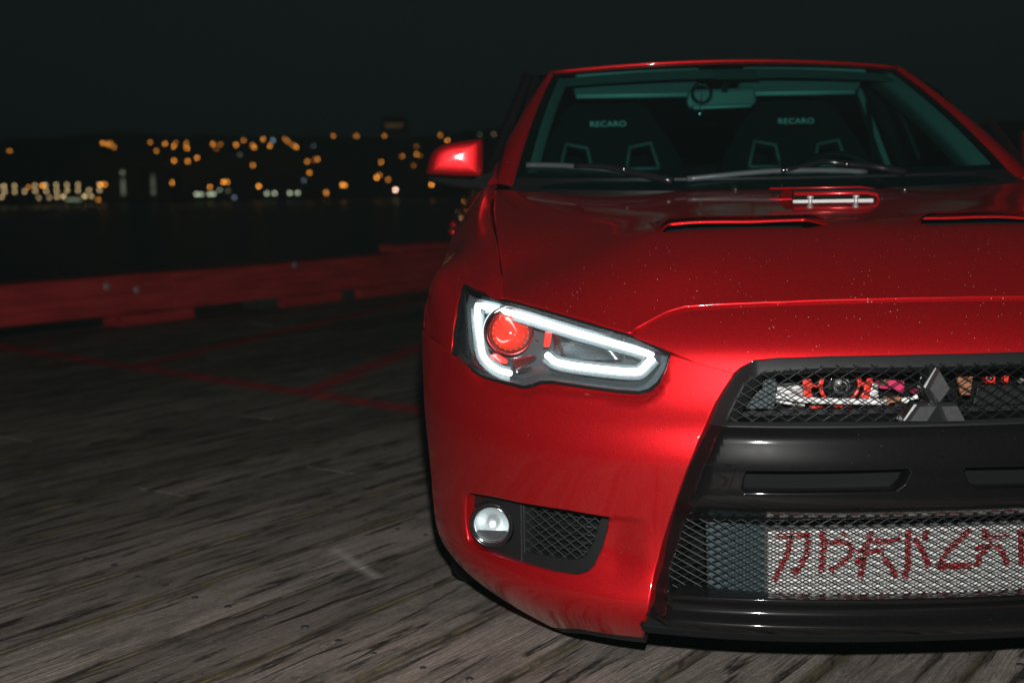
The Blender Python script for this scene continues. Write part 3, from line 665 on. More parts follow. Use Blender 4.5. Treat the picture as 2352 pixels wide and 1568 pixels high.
# undertray
b = MB(); b.prism([(-.44, .143), (.44, .143), (.44, .160), (-.44, .160)], .075, 1.0); b.build('undertray', MATT, CAR, False)

# ---- wire mesh grilles
def wire_mesh(name, poly, fn, off, cw, chh, r, parent, mat_=None, skew=0.0, mirror=False):
    P = np.asarray(poly); lo, hi = P.min(0), P.max(0); mb = MB(); slope = chh/cw
    for sgn in (1, -1):
        c = -2.0
        ext = (hi[0]-lo[0])*slope+(hi[1]-lo[1])
        n = int(ext/chh)+3
        for k in range(-1, n):
            # z = z0 + sgn*slope*(x-lo.x)
            z0 = (lo[1] if sgn < 0 else hi[1])+(chh*k*(1 if sgn < 0 else -1))
            xs = np.linspace(lo[0]-.005, hi[0]+.005, int((hi[0]-lo[0])/.004)+8)
            zs = z0+sgn*slope*(xs-lo[0]); ins = inpoly(np.c_[xs, zs], P)
            i = 0
            while i < len(xs):
                if ins[i]:
                    j = i
                    while j+1 < len(xs) and ins[j+1]: j += 1
                    if j-i >= 1:
                        ii = np.unique(np.linspace(i, j, max(2, (j-i)//6+2)).astype(int)); xx, zz = xs[ii], zs[ii]
                        yy = fn(np.abs(xx), zz)+off+(.0012 if sgn > 0 else -.0003)
                        mb.tube(np.c_[xx, yy, zz], r, 4, caps=False, up=(0, 1, 0))
                    i = j+1
                else: i += 1
    return mb.build(name, mat_ or MESHM, parent)
ygr = lambda a, z: yplan(a, .5+0*z)+.022
wire_mesh('upper_grille_mesh', inset(uph, -.004), ygr, .022, .031, .0195, .0012, CAR)
wire_mesh('lower_grille_mesh', inset(loh, -.004), lambda a, z: yplan(a, .5+0*z)+.03, .018, .0262, .0142, .0013, CAR)
# ---- emblem of three diamonds on its base
def zo(zx, zy): return (1722.6+.26757*zx, 803.9+.26757*zy)
emb = bpy.data.objects.new('emblem', None)
def em_pts(L): return [(lambda p: (p[0], p[2]))(at(*zo(*q), y=.012)) for q in L]
dia = [[(1717, 150), (1816, 322), (1713, 456), (1618, 322)], [(1708, 462), (1545, 464), (1443, 606), (1612, 606)], [(1718, 462), (1872, 458), (1948, 604), (1776, 606)]]
E0 = None
basep = em_pts([(1716, 128), (1838, 322), (1770, 445), (1888, 445), (1972, 622), (1410, 622), (1530, 448), (1660, 445), (1592, 322)])
cx = float(np.mean([p[0] for p in basep]))
cent = lambda L: [(x-cx+.0, z) for x, z in L]
b = MB(); b.prism(cent(basep), .016, .05); EMB = b.build('emblem', BLKG, CAR, False, bevel=.004)
for d in dia:
    P = np.array(cent(em_pts(d))); c = P.mean(0); Q = P*.86+c*.14; R2 = P*.30+c*.70
    n = 4; V = [(p[0], .016, p[1]) for p in P]+[(p[0], .006, p[1]) for p in P*.97+c*.03]+[(q[0], .000, q[1]) for q in Q]
    Fm = [(i, (i+1) % 4, 4+(i+1) % 4, 4+i) for i in range(4)]+[(4+i, 4+(i+1) % 4, 8+(i+1) % 4, 8+i) for i in range(4)]+[(8, 9, 10, 11)]
    m_ = MB(); m_.add(V, Fm); m_.build('diamond', EMBM if 'EMBM' in globals() else mat('black_chrome', (.26, .26, .27), .30, metal=.9, vary=.08, bscale=150), EMB, False)

# ---- fog lamp pocket
fog_xz = [(lambda p: (p[0], p[2]))(hit(px, py, yf)) for px, py in FOG]
FOGC = hit(1130, 1202, yf)
def yfog(a, z): return yf(a, z)*.55+.45*float(FOGC[1])+.0
POCK = bpy.data.objects.new('x', None)
sl_ = (0.62)      # pocket plate leans with the bumper
x_in, x_out = fog_xz[4][0], fog_xz[0][0]
ypk = CS([.50, .56, .62, .70, .78, .84, .90], [.095, .115, .145, .20, .265, .32, .38])
ypocket = lambda a, z: ypk(np.asarray(a, float))+.052+.0*z
bez_poly = [p for p in inset(fog_xz, -.004)]
xdiv = float(at(1200, 1225, y=.22)[0])
left = [p for p in bez_poly if p[0] < xdiv]
def clip_x(poly, xv, keep_less):
    out = []; n = len(poly)
    for i in range(n):
        a, b_ = poly[i], poly[(i+1) % n]; ia = (a[0] < xv) == keep_less; ib = (b_[0] < xv) == keep_less
        if ia: out.append(a)
        if ia != ib: t = (xv-a[0])/(b_[0]-a[0]); out.append((xv, a[1]+t*(b_[1]-a[1])))
    return out
bez_poly = inset(fog_xz, -.012); lp = clip_x(bez_poly, xdiv, True); rp = clip_x(bez_poly, xdiv+.002, False)
ybez = lambda a, z: yplan(np.asarray(a, float), .30+0*z)+.076+0*z
FC = at(1130, 1204, y=.30)
for _ in range(8): FC = at(1130, 1204, y=float(ybez(np.array([abs(FC[0])]), np.array([.3]))[0])-.006)
circ = [(FC[0]+.0455*math.cos(g), FC[2]+.0455*math.sin(g)) for g in np.linspace(0, 2*math.pi, 28, endpoint=False)]
ybez = lambda a, z: yplan(np.asarray(a, float), .30+0*z)+.076+0*z
bez = panel('fog_lamp_bezel', xz_surf(ybez), lp, PLAS, CAR, [circ], h=.010, depth=.03, r=.003, toward=(-.4, -1, 0))
fogl = MB(); fogl.lathe([(.0475, .03), (.0470, -.004), (.0450, -.009), (.0415, -.009), (.0400, -.004), (.0385, .002)], (0, 0, 0), 'y', 40); fg = fogl.build('fog_lamp', BLKG, CAR)
b = MB(); b.lathe([(.0400, -.003), (.0392, -.008), (.0372, -.009), (.0358, -.004), (.0350, .004)], (0, 0, 0), 'y', 40); b.build('trim_ring', CHROME, fg)
b = MB(); b.prism([(.0335*math.cos(g), .0335*math.sin(g)) for g in np.linspace(math.pi*1.13, math.pi*1.87, 14)], .0035, .006); b.build('dark_reflection', DCHROME if False else STEEL, fg, False)  # dark crescent put in for the dim lower part of the reflection
b = MB(); b.lathe([(.0001, -.011), (.012, -.0102), (.024, -.007), (.0335, -.001), (.0355, .003)], (0, 0, 0), 'y', 36); b.build('lens', CLEAR, fg)
b = MB(); b.lathe([(.0001, .034), (.010, .033), (.020, .026), (.030, .012), (.0348, .002)], (0, 0, 0), 'y', 36); b.build('reflector', mat('fog_reflector', (.72, .78, .80), .33, metal=.75, bump=.3, bscale=160), fg)
fg.location = (FC[0], FC[1], FC[2]); fg.rotation_euler = (0, 0, -.22); fg.scale = (1, 1, 1.02)
# mesh half of the pocket, with a plastic border and dark backing
rin = inset(clip_x(inset(fog_xz, .010), xdiv+.004, False), .002); rin = [(x, z) for x, z in rin]
pocketf = panel('fog_mesh_frame', xz_surf(ybez, .006), rp, PLAS, CAR, [rin], h=.009, depth=.03, r=.003, toward=(-.4, -1, 0))
wm = wire_mesh('fog_mesh', inset(rin, -.003), lambda a, z: ybez(a, z)+.014, 0, .0235, .0190, .0010, CAR, MESHF)
b = MB(); b.prism(inset(bez_poly, .004), lambda x, z: float(ybez(abs(x), 0))+.07, lambda x, z: float(ybez(abs(x), 0))+.09); bk = b.build('fog_pocket_back', MATT, CAR, False)
for k in range(6):
    b = MB(); zz = min(z for x, z in rin)+.012+.017*k; xs_ = np.linspace(xdiv+.01, max(x for x, z in rin)-.01, 6); b.tube(np.c_[xs_, ybez(np.abs(xs_), 0)+.060, zz+0*xs_], .0035, 6); b.build('duct_rib', PLAS, bk)

# ---- head lamp (built once, mirrored)
def lens_pt(px, py, off):
    """point off metres behind the lamp cover along the car's axis, on the same line of sight"""
    p = hit(px, py, lambda a, z: yf(a, z)+off); return p
hl_out = uvLT+uvLB+uvLS
HL = panel('headlight', front_surf(.0035), hl_out, LENSG, CAR, h=.012, su=.85, depth=.002, r=.002, toward=(-.4, -1, .3))
# black rubber edge round the cover
def uv_inset(poly, d):
    P = np.asarray(poly)*np.array([.85, 1]); Q = np.array(inset(P, d)); return [tuple(q/np.array([.85, 1])) for q in Q]
ring_o = uv_inset(hl_out, -.0005)
panel('cover_seal', front_surf(.0045), ring_o, MATT, HL, [uv_inset(hl_out, .0036)], h=.006, su=.85, depth=.02, r=.001, toward=(-.4, -1, .3))
# housing: a dished bucket behind the cover
loop = resample(np.array(uv_inset(hl_out, .002))*np.array([.85, 1]), .010)/np.array([.85, 1])
rows = []; FSr = FS(loop[:, 0], loop[:, 1]); cc = FSr.mean(0)
for (sc, dp) in ((1.0, .008), (.985, .04), (.96, .08), (.90, .115), (.70, .125), (.45, .128), (.2, .129), (.02, .13)):
    Pp = cc+(FSr-cc)*np.array([sc, 1, sc]); yb = yf(np.abs(Pp[:, 0]), Pp[:, 2])
    Pp[:, 1] = FSr[:, 1]*(1 if sc > .95 else 0)+(0 if sc > .95 else 1)*yb+dp; rows.append(Pp)
rows = np.array(rows); Xg = np.concatenate([rows, rows[:, :1]], 1)
HOUS = mat('lamp_housing', (.075, .090, .095), .30, vary=.08, bscale=80, bump=.1)
grid('housing', Xg, HOUS, HL)
# glowing light strip
def zl1(zx, zy): return (918.75+.29297*zx, 602.9+.29297*zy)
GLOW = emit_mat('white_light_strip', (.86, .97, 1.0), 9.0)
TROUGH = mat('halo_reflector', (.12, .14, .145), .38, metal=.35, bump=.25, bscale=220)
S1 = [(865, 868), (780, 845), (700, 790), (648, 715), (628, 600), (612, 450), (604, 352)]
S2 = [(606, 336), (700, 350), (850, 390), (1000, 432), (1200, 494), (1400, 556), (1600, 612), (1800, 668), (1930, 708), (1978, 735)]
S3 = [(1985, 745), (1940, 790), (1895, 838), (1850, 856), (1700, 848), (1500, 826), (1350, 806), (1220, 776), (1150, 722)]
def strip(pts, off, r, name, m, parent, n=8):
    L = smooth_line([zl1(*p) for p in pts], 5); P = np.array([lens_pt(px, py, off) for px, py in L]); b = MB(); b.tube(P, r, n); return b.build(name, m, parent)
for S, r_ in ((S1, .0058), (S2, .0060), (S3, .0062)):
    strip(S, .020, r_, 'light_strip', GLOW, HL)
    # reflecting trough added behind the strip, its bounce imitates a soft glow
    L = smooth_line([zl1(*p) for p in S], 5); P = np.array([lens_pt(px, py, .042) for px, py in L]); T = np.gradient(P, axis=0); T /= np.linalg.norm(T, axis=1)[:, None]
    A = np.cross(T, (0, -1, 0)); A /= np.linalg.norm(A, axis=1)[:, None]
    G = np.stack([P+A*wd+np.array([0, dy, 0]) for wd, dy in ((-.014, -.010), (-.012, -.003), (-.007, 0), (.007, 0), (.012, -.003), (.014, -.010))])
    grid('halo_trough', G, TROUGH, HL)
# projector with red lens and bezel
PC = lens_pt(*zl1(865, 548), .088)
b = MB(); b.lathe([(.0001, -.022), (.012, -.0205), (.024, -.015), (.033, -.006), (.0385, .006), (.0395, .02)], (PC[0], PC[1]-.004, PC[2]), 'y', 40)
PROJ = b.build('projector_lens', mat('red_projector_glass', (.75, .03, .015), .08, coat=1, emit=(1, .05, .018), es=.34), HL)
b = MB(); b.lathe([(.040, .0), (.041, -.012), (.0455, -.015), (.050, -.008), (.052, .010), (.052, .05)], (PC[0], PC[1]+.004, PC[2]), 'y', 40); b.build('projector_bezel', mat('red_tinted_chrome', (.32, .03, .03), .18, metal=.9), HL)
b = MB(); b.lathe([(.0525, -.004), (.054, -.008), (.0565, -.002), (.0565, .05)], (PC[0], PC[1]+.004, PC[2]), 'y', 40); b.build('projector_ring', BLKG, HL)
for g in np.linspace(0, 2*math.pi, 20, endpoint=False):
    q = (PC[0]+.0365*math.cos(g), PC[1]-.0065, PC[2]+.0365*math.sin(g)); b = MB(); V, F = ball(.0014, 6, 4); b.add([(v[0]+q[0], v[1]+q[1], v[2]+q[2]) for v in V], F); b.build('ring_diode', emit_mat('diode_glow', (1, .30, .10), 1.1), PROJ)
# glowing red wedge, red lower reflector, ribbed inner reflector, corner reflector
REDGL = mat('red_lit_plastic', (.7, .03, .02), .25, emit=(1, .05, .03), es=.35, coat=.5)
def hpoly(pts, off, th, name, m, bev=.002, parent=None):
    P = [lens_pt(*zl1(*q), off) for q in pts]; n = len(P); V = [p for p in P]+[p+np.array([0, th, 0]) for p in P]
    b = MB(); b.add(V, [tuple(range(n)), tuple(range(2*n-1, n-1, -1))]+[(i, i+n, (i+1) % n+n, (i+1) % n) for i in range(n)]); return b.build(name, m, parent or HL, False, bevel=bev)
hpoly([(700, 725), (760, 715), (850, 765), (835, 800), (740, 790)], .045, .02, 'red_reflector', REDGL)
hpoly([(1140, 540), (1195, 545), (1175, 660), (1125, 665)], .040, .02, 'red_light_bar', REDGL)
hpoly([(880, 770), (1040, 730), (1075, 745), (905, 850)], .05, .02, 'lower_bracket', mat('dark_red_plastic', (.10, .012, .012), .25, coat=.6))
hpoly([(910, 850), (1035, 815), (1040, 828), (915, 864)], .035, .006, 'chrome_bar', CHROME, .001)
for k in range(12):
    t = k/11; zx0, zx1 = 1200+20*t, 1620+140*t-40*abs(t-.5); y0, y1 = 575+185*t, 640+112*t+0*t
    L = [zl1(zx0+(zx1-zx0)*s, (560+200*t)+(1-t)*s*90+s*(-5)*t) for s in np.linspace(0, 1, 7)]; P = np.array([lens_pt(px, py, .058) for px, py in L]); b = MB(); b.tube(P, .0021, 6); b.build('reflector_rib', DCHROME, HL)
hpoly([(1205, 560), (1330, 575), (1600, 660), (1750, 715), (1770, 745), (1500, 760), (1230, 745)], .064, .006, 'inner_reflector', mat('smoked_reflector', (.16, .18, .185), .25, metal=.9))
for k in range(26):
    t = k/25; zy = 235+470*t; P = np.array([lens_pt(*zl1(xx, zy+(xx-470)*.35), .024+.0*t) for xx in np.linspace(455+(-28)*t, 515+20*t, 4)]); b = MB(); b.tube(P, .0012, 5); b.build('prism_rib', STEEL, HL)
hpoly([(478, 215), (505, 200), (522, 300), (530, 480), (540, 640), (590, 790), (520, 800), (440, 730), (430, 560), (448, 380)], .030, .004, 'corner_reflector', mat('corner_reflector_plastic', (.05, .06, .064), .25, metal=.5))

# ---- intercooler behind the lower grille, with painted lettering
ICY = .150
def ic(zx, zy): p = at(1722.6+.26757*zx, 1177.1+.26757*zy, y=ICY); return p[0], p[2]
ix0 = ic(155, 140)[0]; iz1 = ic(1200, 130)[1]; iz0 = ic(1200, 690)[1]-.012
b = MB(); b.box((ix0, ICY+.004, iz0), (-ix0, ICY+.07, iz1)); IC = b.build('intercooler', mat('intercooler_fin_metal', (.40, .40, .39), .55, metal=.5), CAR, False)
NB = 9; PB = (iz1-iz0)/NB
BAR = mat('intercooler_bar_metal', (.80, .80, .78), .45, metal=.25, bump=.15, bscale=300)
bars = []
for k in range(NB):
    z = iz1-PB*(k+.30); bars.append(z); b = MB(); b.box((ix0-.001, ICY-.004, z-PB*.25), (-ix0+.001, ICY+.003, z+PB*.25)); b.build('core_bar', BAR, IC, False, bevel=.0018)
    fz = z-PB*.5; V = []; n = 250
    for i in range(n+1):
        x = ix0+.002+(-2*ix0-.004)*i/n; yy = ICY+(-.0010 if i % 2 else .0030); V += [(x, yy, fz-PB*.24), (x+.0006, yy, fz+PB*.24)]
    b = MB(); b.add(V, [(2*i, 2*i+2, 2*i+3, 2*i+1) for i in range(n)]); b.build('fin_row', ALU, IC, False)
LET = mat('dark_red_paint', (.30, .009, .013), .5)
def iface(z):
    d = min(abs(z-q) for q in bars); return ICY-.0052 if d < PB*.25 else ICY-.0004
STROKES = [[[(225, 195), (510, 185)], [(345, 190), (320, 340), (200, 590)], [(500, 190), (490, 340), (400, 500), (350, 490)]],
 [[(615, 150), (632, 300), (610, 505)], [(640, 255), (770, 240), (865, 265)], [(815, 160), (800, 190)], [(860, 265), (872, 330), (800, 420), (685, 495)]],
 [[(1040, 150), (1015, 250), (930, 350)], [(955, 345), (1080, 315), (1150, 335)], [(1060, 235), (1170, 245), (1285, 215)], [(985, 370), (952, 480), (945, 565)], [(895, 410), (1000, 398)]],
 [[(1140, 380), (1215, 470), (1250, 552)], [(1355, 140), (1350, 300), (1350, 460), (1320, 555)], [(1405, 215), (1475, 310), (1535, 465)], [(1515, 145), (1490, 235)]],
 [[(1885, 135), (1800, 220), (1700, 310), (1615, 455)], [(1600, 455), (1900, 450)]],
 [[(2005, 135), (2020, 200)], [(1985, 207), (2215, 198)], [(2080, 255), (1965, 370), (1940, 460)], [(1925, 300), (2045, 280)], [(2110, 270), (2175, 360), (2205, 445)]],
 [[(2315, 140), (2325, 450)], [(2340, 160), (2450, 300), (2560, 440)], [(2580, 140), (2570, 450)]], [[(2750, 140), (2745, 450)]]]
for ch in STROKES:
    b = MB()
    for st in ch:
        P = np.array([ic(*q) for q in st]); P = resample(P, .002, False); T = np.gradient(P, axis=0); T /= np.linalg.norm(T, axis=1)[:, None]+1e-12; Nn = np.c_[-T[:, 1], T[:, 0]]; wd = .0058; m = 5; V = []
        for p, q in zip(P, Nn):
            for s in np.linspace(-1, 1, m): xz = p+q*wd*s; V.append((xz[0], iface(xz[1]), xz[1]))
        b.add(V, [(i*m+j, (i+1)*m+j, (i+1)*m+j+1, i*m+j+1) for i in range(len(P)-1) for j in range(m-1)])
    b.build('painted_letter', LET, IC, False)
# duct cheeks and radiator behind
for s in (-1, 1):
    pts = [at(1622, 1199, y=.12), at(1763, 1199, y=.19), at(1759, 1367, y=.19), at(1626, 1362, y=.12)]; pts = [np.array([-abs(p[0])*-s if s > 0 else p[0], p[1], p[2]]) for p in pts]
    V = pts+[p+np.array([0, .006, 0]) for p in pts]; b = MB(); b.add(V, [(0, 1, 2, 3), (7, 6, 5, 4), (0, 4, 5, 1), (1, 5, 6, 2), (2, 6, 7, 3), (3, 7, 4, 0)]); b.build('duct_cheek', mat('teal_grey_plastic', (.055, .085, .095), .6), CAR, False)
b = MB(); b.box((-.60, .34, .20), (.60, .36, .66)); b.build('radiator', MATT, CAR, False)
b = MB(); b.box((-.40, .10, .385), (.40, .30, .53)); b.build('crash_beam', MATT, CAR, False)
# ---- things seen through the upper grille
def eb(zx, zy, y): return at(*zo(zx, zy), y=y)
def eprism(pts, y, th, name, m, parent=None, bev=.002):
    b = MB(); b.prism([(lambda p: (p[0], p[2]))(eb(zx, zy, y)) for zx, zy in pts], y, y+th); return b.build(name, m, parent or CAR, False, bevel=bev)
WHT = mat('white_pipe', (.78, .79, .78), .45); RUST = mat('rusty_plate', (.28, .12, .055), .75, bump=.4, bscale=150); MAG = mat('magenta_rag', (.55, .02, .10), .7)
pp = smooth_line([eb(215, 385, .20), eb(300, 400, .20), eb(450, 424, .20), eb(700, 437, .20), eb(1170, 444, .20)], 6); b = MB(); b.tube(pp, .0062, 12); b.build('cooler_pipe', WHT, CAR)
pp = smooth_line([eb(1300, 432, .20), eb(1400, 418, .20), eb(1455, 370, .20), eb(1482, 280, .20), eb(1496, 175, .20)], 6); b = MB(); b.tube(pp, .0060, 12); b.build('cooler_pipe', WHT, CAR)
for (pts, nm) in (([(235, 318), (452, 300), (470, 492), (220, 452)], 1), ([(1050, 288), (1100, 288), (1105, 497), (1000, 497)], 2)):
    oc = eprism(pts, .235, .04, 'oil_cooler', ALU)
    zt, zb_ = eb(*pts[0], .235), eb(*pts[3], .235)
    for k in range(5):
        t = (k+.5)/5; pa = eb(pts[0][0]*(1-t)+pts[3][0]*t, pts[0][1]*(1-t)+pts[3][1]*t, .232); pb = eb(pts[1][0]*(1-t)+pts[2][0]*t, pts[1][1]*(1-t)+pts[2][1]*t, .232)
        b = MB(); b.tube([pa, pb], .0026, 6); b.build('cooler_tube', WHT, oc)
b = MB(); hc = eb(780, 310, .225); sc = .26757*2.58/3100
b.lathe([(.0001, -.010), (30*sc, -.012), (45*sc, -.004), (60*sc, -.010), (85*sc, -.004), (110*sc, -.008), (138*sc, 0), (142*sc, .03)], hc, 'y', 40); HORN = b.build('horn', BLKG, CAR)
b = MB(); hq = eb(762, 285, .208); b.lathe([(.0001, -.006), (18*sc, -.005), (36*sc, .004)], hq, 'y', 20); b.build('horn_cap', ALU, HORN)
BR1 = [(455, 240), (525, 240), (540, 288), (585, 298), (605, 250), (630, 222), (657, 222), (638, 260), (628, 300), (632, 350), (662, 412), (625, 412), (605, 370), (598, 325), (540, 312), (528, 330), (545, 405), (462, 405)]
BR2 = [(918, 218), (955, 218), (968, 275), (1000, 270), (1008, 228), (1055, 230), (1052, 300), (1020, 415), (945, 415), (985, 330), (972, 300), (950, 300), (935, 360), (905, 415), (870, 415), (915, 350), (930, 300)]
eprism(BR1, .212, .010, 'red_bracket', REDP); eprism(BR2, .212, .010, 'red_bracket', REDP)
eprism([(512, 478), (625, 478), (640, 503), (530, 503)], .215, .01, 'red_bracket', REDP); eprism([(710, 475), (805, 475), (780, 503), (755, 503)], .215, .01, 'red_bracket', REDP); eprism([(840, 490), (940, 490), (930, 503), (850, 503)], .215, .01, 'red_bracket', REDP)
eprism([(1090, 245), (1180, 240), (1330, 255), (1335, 320), (1320, 385), (1240, 340), (1115, 335)], .26, .03, 'engine_cloth', MAG, bev=.006); eprism([(1390, 345), (1560, 335), (1560, 372), (1400, 380)], .26, .02, 'engine_cloth', MAG, bev=.004)
b = MB(); cap = eb(1150, 270, .25); b.lathe([(.0001, -.012), (28*sc, -.010), (36*sc, 0), (36*sc, .03)], cap, 'y', 20); b.build('filler_cap', mat('brown_cap', (.25, .13, .08), .5), CAR)
eprism([(1165, 405), (1305, 402), (1312, 442), (1200, 455), (1160, 508)], .23, .02, 'rusty_bracket', RUST); eprism([(1770, 180), (1922, 180), (1895, 385), (1815, 385)], .22, .012, 'rusty_bracket', RUST)
eprism([(2025, 225), (2085, 218), (2110, 222), (2108, 285), (2025, 285)], .24, .02, 'red_bracket', REDP); eprism([(2185, 205), (2230, 205), (2215, 285), (2180, 285)], .24, .02, 'red_bracket', REDP)
b = MB(); cap = eb(2068, 240, .235); b.lathe([(.0001, -.004), (20*sc, -.003), (22*sc, 0), (22*sc, .01)], cap, 'y', 14); b.build('bolt', STEEL, CAR)
b = MB(); cap = eb(2335, 265, .235); b.lathe([(.0001, -.006), (18*sc, -.003), (24*sc, 0), (24*sc, .01)], cap, 'y', 14); b.build('bolt', ALU, CAR)
b = MB(); b.prism([(-.42, .50), (.42, .50), (.42, eb(800, 503, .2)[2]), (-.42, eb(800, 503, .2)[2])], .195, .24); b.build('radiator_shroud', PLAS, CAR, False)
eprism([(-260, 190), (215, 190), (235, 320), (215, 450), (205, 503), (-330, 503)], .18, .01, 'side_baffle', SLATE)
eprism([(1560, 300), (1700, 330), (1700, 500), (1240, 500), (1250, 460), (1400, 450), (1530, 380)], .215, .01, 'side_baffle', PLAS)
eprism([(1960, 300), (3300, 300), (3300, 520), (1900, 520)], .215, .01, 'side_baffle', PLAS)

# ---- hood
GAP = [(.45, .763, None), (.62, .769, .7875), (.75, .772, .836), (.90, .774, .876), (1.10, .774, .920), (1.30, .764, .962)]
pts, vals = [], []
seam_w = [hit(px, py-4, yf) for px, py in SEAM]; lens_w = [hit(px, py-3.0, yf) for px, py in LENS_TOP[3:8]]
for p in seam_w+lens_w: pts.append((abs(p[0]), p[1])); vals.append(p[2]+.001)
for (y, a, z) in GAP[1:]: pts.append((a, y)); vals.append(z)
for (y, z) in ((.30, .814), (.40, .853), (.49, .8815), (.53, .888), (.60, .8945), (.80, .9165), (1.0, .939), (1.2, .957), (1.32, .964)):
    for a, dz in ((0, 0), (.22, -.002), (.44, -.012)):
        pts.append((a, y)); vals.append(z+dz)
pts.append((.62, .55)); vals.append(.818); pts.append((.62, .85)); vals.append(.886); pts.append((.62, 1.15)); vals.append(.938)
PT = np.array(pts); VL = np.array(vals)
PT2 = np.vstack([PT, PT[PT[:, 0] > 1e-3]*np.array([-1, 1])]); VL2 = np.concatenate([VL, VL[PT[:, 0] > 1e-3]])
def tps(r2): return np.where(r2 > 1e-12, .5*r2*np.log(np.maximum(r2, 1e-12)), 0)
nP = len(PT2); K = tps(((PT2[:, None]-PT2[None])**2).sum(2))+6e-4*np.eye(nP); Pm = np.c_[np.ones(nP), PT2]
sol = np.linalg.solve(np.block([[K, Pm], [Pm.T, np.zeros((3, 3))]]), np.concatenate([VL2, np.zeros(3)]))
def hood_z(x, y):
    x = np.asarray(x, float); y = np.asarray(y, float); sh = x.shape; Q = np.c_[x.ravel(), y.ravel()]
    v = tps(((Q[:, None]-PT2[None])**2).sum(2))@sol[:nP]+sol[nP]+Q@sol[nP+1:]
    return v.reshape(sh)
def hood_surf(x, y):
    x = np.asarray(x, float); y = np.asarray(y, float); return np.stack([x, y, hood_z(x, y)], -1)
def hood_hit(px, py, y0=.1, y1=1.4):
    d = ray(px, py); ys_ = np.arange(y0, y1, .004); P = CAM[None]+d[None]*((ys_-CAM[1])/d[1])[:, None]; g = hood_z(P[:, 0], P[:, 1])-P[:, 2]; i = int(np.argmax(g >= 0)); return P[i]
front_l = [(p[0], p[1]+.004) for p in lens_w]+[(p[0], p[1]+.009) for p in seam_w if p[0] < -.01]
gapl = [(-a+.0130, y) for (y, a, z) in GAP[::-1]][:-1]
rear = [(-x, 1.235+.09*(x/.76)**2) for x in np.linspace(0.02, .757, 12)]
halfh = rear+gapl[0:]+[(lens_w[0][0]+.004, lens_w[0][1]+.004)]+front_l[1:]
outh = halfh+[(-x, y) for x, y in halfh[::-1]]
# vents: left outlet, right outlet, centre rear scoop
VY = .585
def vent_outline(x0, x1, y0, y1): return [(x0, y0+.012), (x0+.02, y0), (x1-.05, y0), (x1, y0+.02), (x1-.03, y1), (x0+.03, y1)]
vl = hood_hit(1507, 523), hood_hit(1912, 523); vr = hood_hit(2122, 521)
vx0, vx1 = vl[0][0], vl[1][0]; vry = (vl[0][1]+vl[1][1])/2; print('VENT', vl, vr)
vent1 = vent_outline(vx0, vx1, vry-.034, vry+.075)
vent2 = vent_outline(vr[0], vr[0]+.42, vry-.034, vry+.075)
c0, c1 = hood_hit(1850, 466), hood_hit(2022, 466); print('SCOOP', c0, c1)
scx0, scx1, scy = c0[0]-.075, c1[0], c0[1]
vent3 = [(scx0+.06, scy), (scx1, scy), (scx1+.012, scy+.05), (scx1-.01, scy+.09), (scx0, scy+.09)]
HOOD = panel('hood', hood_surf, outh, RED, CAR, [vent1, vent2, vent3], h=.016, depth=.018, r=.0035, toward=(0, 0, 1), rh=.0008)
def lid(vent, y_f, rise, name, m=RED):
    """raised trailing cover of an outlet: closes the hole from behind and overhangs its mouth"""
    xs_ = np.array([p[0] for p in vent]); x0, x1 = xs_.min()-.004, xs_.max()+.004; ya, yb = y_f+(.036 if name == 'vent_cover' else .012), max(p[1] for p in vent)+.06; rowsl = []
    for t in np.linspace(0, 1, 9):
        y = ya+(yb-ya)*t; row = []
        for s in np.linspace(0, 1, 25):
            x = x0+(x1-x0)*s; e = min(1, min(s, 1-s)/.07); e = e*e*(3-2*e); up = rise*e*(1-t)**1.4+.0006
            row.append((x, y, float(hood_z(np.array([x]), np.array([y]))[0])+up))
        rowsl.append(row)
    fr = [[(q[0], q[1]+.003, q[2]-.004) for q in rowsl[0]]]; fr2 = [[(q[0], q[1]+.03, q[2]-.012) for q in rowsl[0]]]
    return grid(name, np.array(rowsl), m, CAR)
for vt in (vent1, vent2):
    yfv = min(p[1] for p in vt); lid(vt, yfv, .020, 'vent_cover')
    b = MB(); b.box((min(p[0] for p in vt)-.01, yfv-.012, float(hood_z(np.array([(vt[0][0]+vt[2][0])/2]), np.array([yfv]))[0])-.075), (max(p[0] for p in vt)+.01, yfv+.13, float(hood_z(np.array([(vt[0][0]+vt[2][0])/2]), np.array([yfv]))[0])-.045)); wellv = b.build('vent_well', MATT, HOOD, False)
    for k in range(4):
        xm = np.linspace(min(p[0] for p in vt)+.02, max(p[0] for p in vt)-.05, 8); zz = hood_z(xm, 0*xm+yfv+.012+.016*k)-.010; b = MB(); b.tube(np.c_[xm, 0*xm+yfv+.012+.016*k, zz], .0035, 6); b.build('vent_louvre', MATT, wellv)
yfv = scy; zS = float(hood_z(np.array([scx1-.1]), np.array([scy]))[0])
RGL = mat('red_scoop_paint', (.55, .008, .012), .25, metal=.4, coat=1)
b = MB(); b.tube([(scx0+.055, scy+.03, zS+.021), (scx1-.02, scy+.03, zS+.021), (scx1+.004, scy+.03, zS+.016), (scx1+.012, scy+.03, zS+.004), (scx1+.006, scy+.03, zS-.004)], .0050, 8); b.build('scoop_lip', RGL, CAR)
b = MB(); b.tube([(scx0+.0, scy+.05, zS+.035), (scx1-.03, scy+.05, zS+.035), (scx1+.0, scy+.05, zS+.031)], .0022, 8); b.build('scoop_rim', RGL, CAR)
b = MB(); b.box((scx0+.05, scy+.02, zS-.012), (scx1-.005, scy+.028, zS+.007)); wb = b.build('scoop_heat_shield', mat('white_heat_shield', (.72, .70, .68), .6, bump=.4, bscale=60), CAR, False, bevel=.003)
